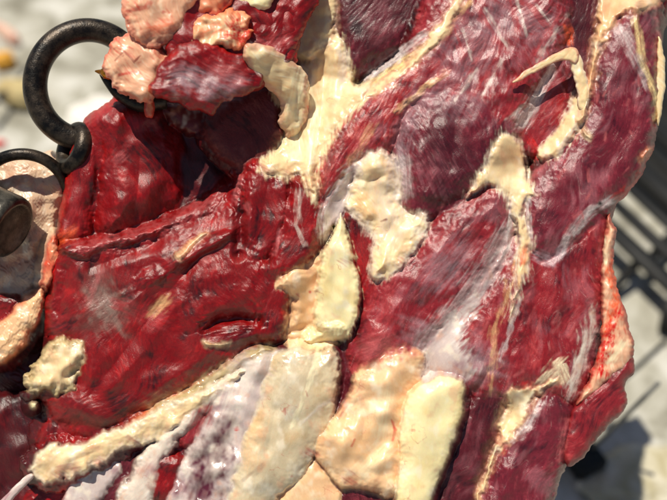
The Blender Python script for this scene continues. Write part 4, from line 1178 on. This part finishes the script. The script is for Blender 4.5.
def blobby(name, px, py, sx, sy, h, mat, rot=0, seed=0, amp=.15, label=None, cat=None, group=None, flat=.0, kind=None, lobes=None):
    c = gp(px, py)
    bm = bmesh.new(); bmesh.ops.create_icosphere(bm, subdivisions=5, radius=1)
    co = np.array([v.co for v in bm.verts])
    n = fbm(co[:, 0] * 1.4 + seed, co[:, 1] * 1.4 + co[:, 2], 4, seed + 3) * amp
    n2 = fbm(co[:, 0] * 5 + seed, co[:, 1] * 5 + co[:, 2] * 3, 3, seed + 9) * amp * .3
    for v, a, b in zip(bm.verts, n, n2):
        v.co *= 1 + a + b
        q = v.co
        x = q.x * sx * (1 + (lobes or 0) * abs(q.x) ** 2 * 0); y = q.y * sy
        if lobes: y *= 1 - lobes * (1 - min(1, abs(q.x)) ** 2)
        zz = q.z * h
        v.co = Vector((x, y, max(zz + h * .8, 0)))
    me = bpy.data.meshes.new(name); bm.to_mesh(me); bm.free()
    for p in me.polygons: p.use_smooth = True
    me.materials.append(mat)
    o = bpy.data.objects.new(name, me); COL.objects.link(o)
    o.location = c; o.rotation_euler = (0, 0, rot)
    if label: o['label'] = label; o['category'] = cat
    if kind: o['kind'] = kind
    return o


PB = simple_mat('pinkish_bone', (214, 150, 130), (238, 214, 190), 14, .5, .2, sss=.1)
YE = simple_mat('yellow_plastic', (226, 160, 50), (238, 180, 70), 8, .5, .1)
SK = simple_mat('beige_sacking', (168, 146, 100), (206, 190, 140), 12, .9, .5)
WH = simple_mat('white_plastic_sheet', (222, 216, 208), (240, 236, 228), 7, .45, .3)
PAN = simple_mat('stale_yellow_stone', (168, 158, 124), (214, 208, 190), 16, .9, .5)
REDP = simple_mat('red_plastic', (190, 20, 14), (214, 30, 20), 8, .4, .1)
blobby('bare_bone', 8, 38, .055, .022, .02, PB, rot=-.75, seed=3, label='blurred pinkish bare bone lying on the ground at the top left corner', cat='bone', lobes=.3)
blobby('beige_sack', 22, 100, .065, .038, .03, SK, rot=-.4, seed=8, label='crumpled beige sack on the ground behind the thick ring', cat='sack')
blobby('plastic_sheet', 100, 118, .075, .07, .012, WH, rot=.3, seed=12, amp=.25, label='crumpled white plastic sheet seen through the thick ring', cat='plastic sheet')
blobby('red_scrap', -2, 145, .02, .012, .006, REDP, rot=.2, seed=15, label='small red scrap on the ground at the left edge above the thin ring', cat='scrap')
blobby('pale_slab', 640, 478, .10, .05, .012, PAN, rot=.25, seed=21, amp=.25, label='pale yellowish slab of stone on the ground at the lower right corner', cat='stone')


def boxmesh(name, size, mat, mtx, bevel=.003, parent=None):
    bm = bmesh.new(); bmesh.ops.create_cube(bm, size=1)
    for v in bm.verts: v.co = Vector((v.co.x * size[0], v.co.y * size[1], v.co.z * size[2]))
    bmesh.ops.bevel(bm, geom=bm.edges[:], offset=bevel, segments=3, affect='EDGES')
    me = bpy.data.meshes.new(name); bm.to_mesh(me); bm.free(); me.materials.append(mat)
    for p in me.polygons: p.use_smooth = True
    o = bpy.data.objects.new(name, me); COL.objects.link(o)
    if parent:
        o.parent = parent; o.matrix_parent_inverse = Matrix.Identity(4)
        o.matrix_basis = parent.matrix_world.inverted() @ mtx
    else:
        o.matrix_world = mtx
    return o


c = gp(6, 66)
y = boxmesh('yellow_tub', (.05, .04, .035), YE, Matrix.Translation(c + Vector((0, 0, .0185))) @ Matrix.Rotation(.4, 4, 'Z'), .006)
y['label'] = 'small yellow plastic tub between the bare bone and the beige sack'; y['category'] = 'tub'
a_, b_ = gp(-14, 112, .05), gp(30, 66, .03)
v_ = b_ - a_
st_ = boxmesh('dark_strap', (v_.length, .014, .004), BLK, Matrix.Translation((a_ + b_) / 2) @ v_.to_track_quat('X', 'Z').to_matrix().to_4x4(), .0015)
st_['label'] = 'narrow dark strap lying across the beige sack'; st_['category'] = 'strap'

# black slatted bench at the right
bench = empty('slatted_bench', 'low black slatted metal bench at the right edge behind the meat, out of focus', 'bench', L(650, 230, -820))
bw = bench.matrix_world.copy()


def bar(name, a, b, w, parent, d=None):
    """square bar between two local points"""
    A_, B_ = W @ a, W @ b
    v = B_ - A_; q = v.to_track_quat('X', 'Y')
    m = Matrix.Translation((A_ + B_) / 2) @ q.to_matrix().to_4x4()
    return boxmesh(name, (v.length, w, d or w), BLK, m, .002, parent)


def wbar(name, A_, B_, w, parent, d):
    v = B_ - A_
    m = Matrix.Translation((A_ + B_) / 2) @ v.to_track_quat('X', 'Z').to_matrix().to_4x4()
    return boxmesh(name, (v.length, w, d), BLK, m, .002, parent)


for k in range(9):
    ox = k * 13; oy = -k * 17
    wbar('slat', gp(566 + ox, 186 + oy, .07), gp(740 + ox, 350 + oy, .07), .036 if k in (0, 3, 5) else .024, bench, .014)
for k in range(3):
    wbar('crossbar', gp(648 + k * 40, 262 - k * 70, .052), gp(700 + k * 40, 200 - k * 70, .052), .02, bench, .014)
wbar('leg', gp(642, 258, .06), gp(588, 316, .006), .018, bench, .014)
wbar('leg', gp(672, 300, .06), gp(666, 332, .008), .026, bench, .02)
wbar('foot_rod', gp(668, 338, .01), gp(604, 396, .006), .005, bench, .005)
mq = [gp(612, 160), gp(612, -60), gp(900, -60), gp(900, 270), gp(690, 250)]
bm = bmesh.new(); vs0 = [bm.verts.new(p + Vector((0, 0, .004))) for p in mq]; vs1 = [bm.verts.new(p + Vector((0, 0, .010))) for p in mq]
bm.faces.new(vs1); bm.faces.new(vs0[::-1])
for k in range(5): bm.faces.new((vs0[k], vs0[(k + 1) % 5], vs1[(k + 1) % 5], vs1[k]))
bmesh.ops.recalc_face_normals(bm, faces=bm.faces)
me = bpy.data.meshes.new('rubber_mat'); bm.to_mesh(me); bm.free(); me.materials.append(BLK)
mt_ = bpy.data.objects.new('rubber_mat', me); COL.objects.link(mt_)
mt_['label'] = 'dark rubber mat on the ground under the slatted bench'; mt_['category'] = 'mat'
blk = empty('black_foot', 'black block foot with a thin rod on the ground at lower right', 'foot', L(585, 462, -330))
boxmesh('block', (.052, .05, .04), BLK, Matrix.Translation(gp(582, 466) + Vector((0, 0, .021))) @ Matrix.Rotation(.45, 4, 'Z'), .004, blk)
A_ = gp(592, 450, .035)
bb = boxmesh('rod', (.006, .006, .24), metal('grey_rod', (120, 120, 116), .4, .1, .3, (150, 150, 146)), Matrix.Translation(A_ + Vector((.02, .0, .10))) @ Matrix.Rotation(.2, 4, 'Y'), .001, blk)

# ------------------------------------------------------------------ camera, light, world
cd = bpy.data.cameras.new('camera'); cam = bpy.data.objects.new('camera', cd); COL.objects.link(cam)
cam.location = CAMW; cam.rotation_euler = (math.pi / 2 - PITCH, 0, 0)
cd.sensor_width = 36; cd.lens = 36 * D / 667.0; cd.clip_end = 500; cd.clip_start = .02
cd.dof.use_dof = True; cd.dof.focus_distance = (D + 2) * S; cd.dof.aperture_fstop = 2.1
scene.camera = cam

SUN_LOCAL = Vector((-.22, -.64, .74)).normalized()
sw = (RX.to_3x3() @ SUN_LOCAL).normalized()
el = math.asin(sw.z); az = math.atan2(sw.x, sw.y)
sd_ = bpy.data.lights.new('sun', 'SUN'); sd_.energy = 4.9; sd_.angle = math.radians(.5); sd_.color = (1, .93, .80)
so = bpy.data.objects.new('sun', sd_); COL.objects.link(so)
so.rotation_euler = sw.to_track_quat('Z', 'Y').to_euler(); so.location = (0, 0, 3)
wd = bpy.data.worlds.new('World'); scene.world = wd; wd.use_nodes = True
nt = wd.node_tree; bg = nt.nodes['Background']
sk = nt.nodes.new('ShaderNodeTexSky'); sk.sky_type = 'NISHITA'; sk.sun_disc = False
sk.sun_elevation = el; sk.sun_rotation = az
nt.links.new(sk.outputs[0], bg.inputs[0]); bg.inputs[1].default_value = .05
vs = scene.view_settings; vs.view_transform = 'Standard'; vs.look = 'None'; vs.gamma = 1; vs.use_curve_mapping = False
vs.exposure = 0.03
scene.render.resolution_x = 1024; scene.render.resolution_y = 768
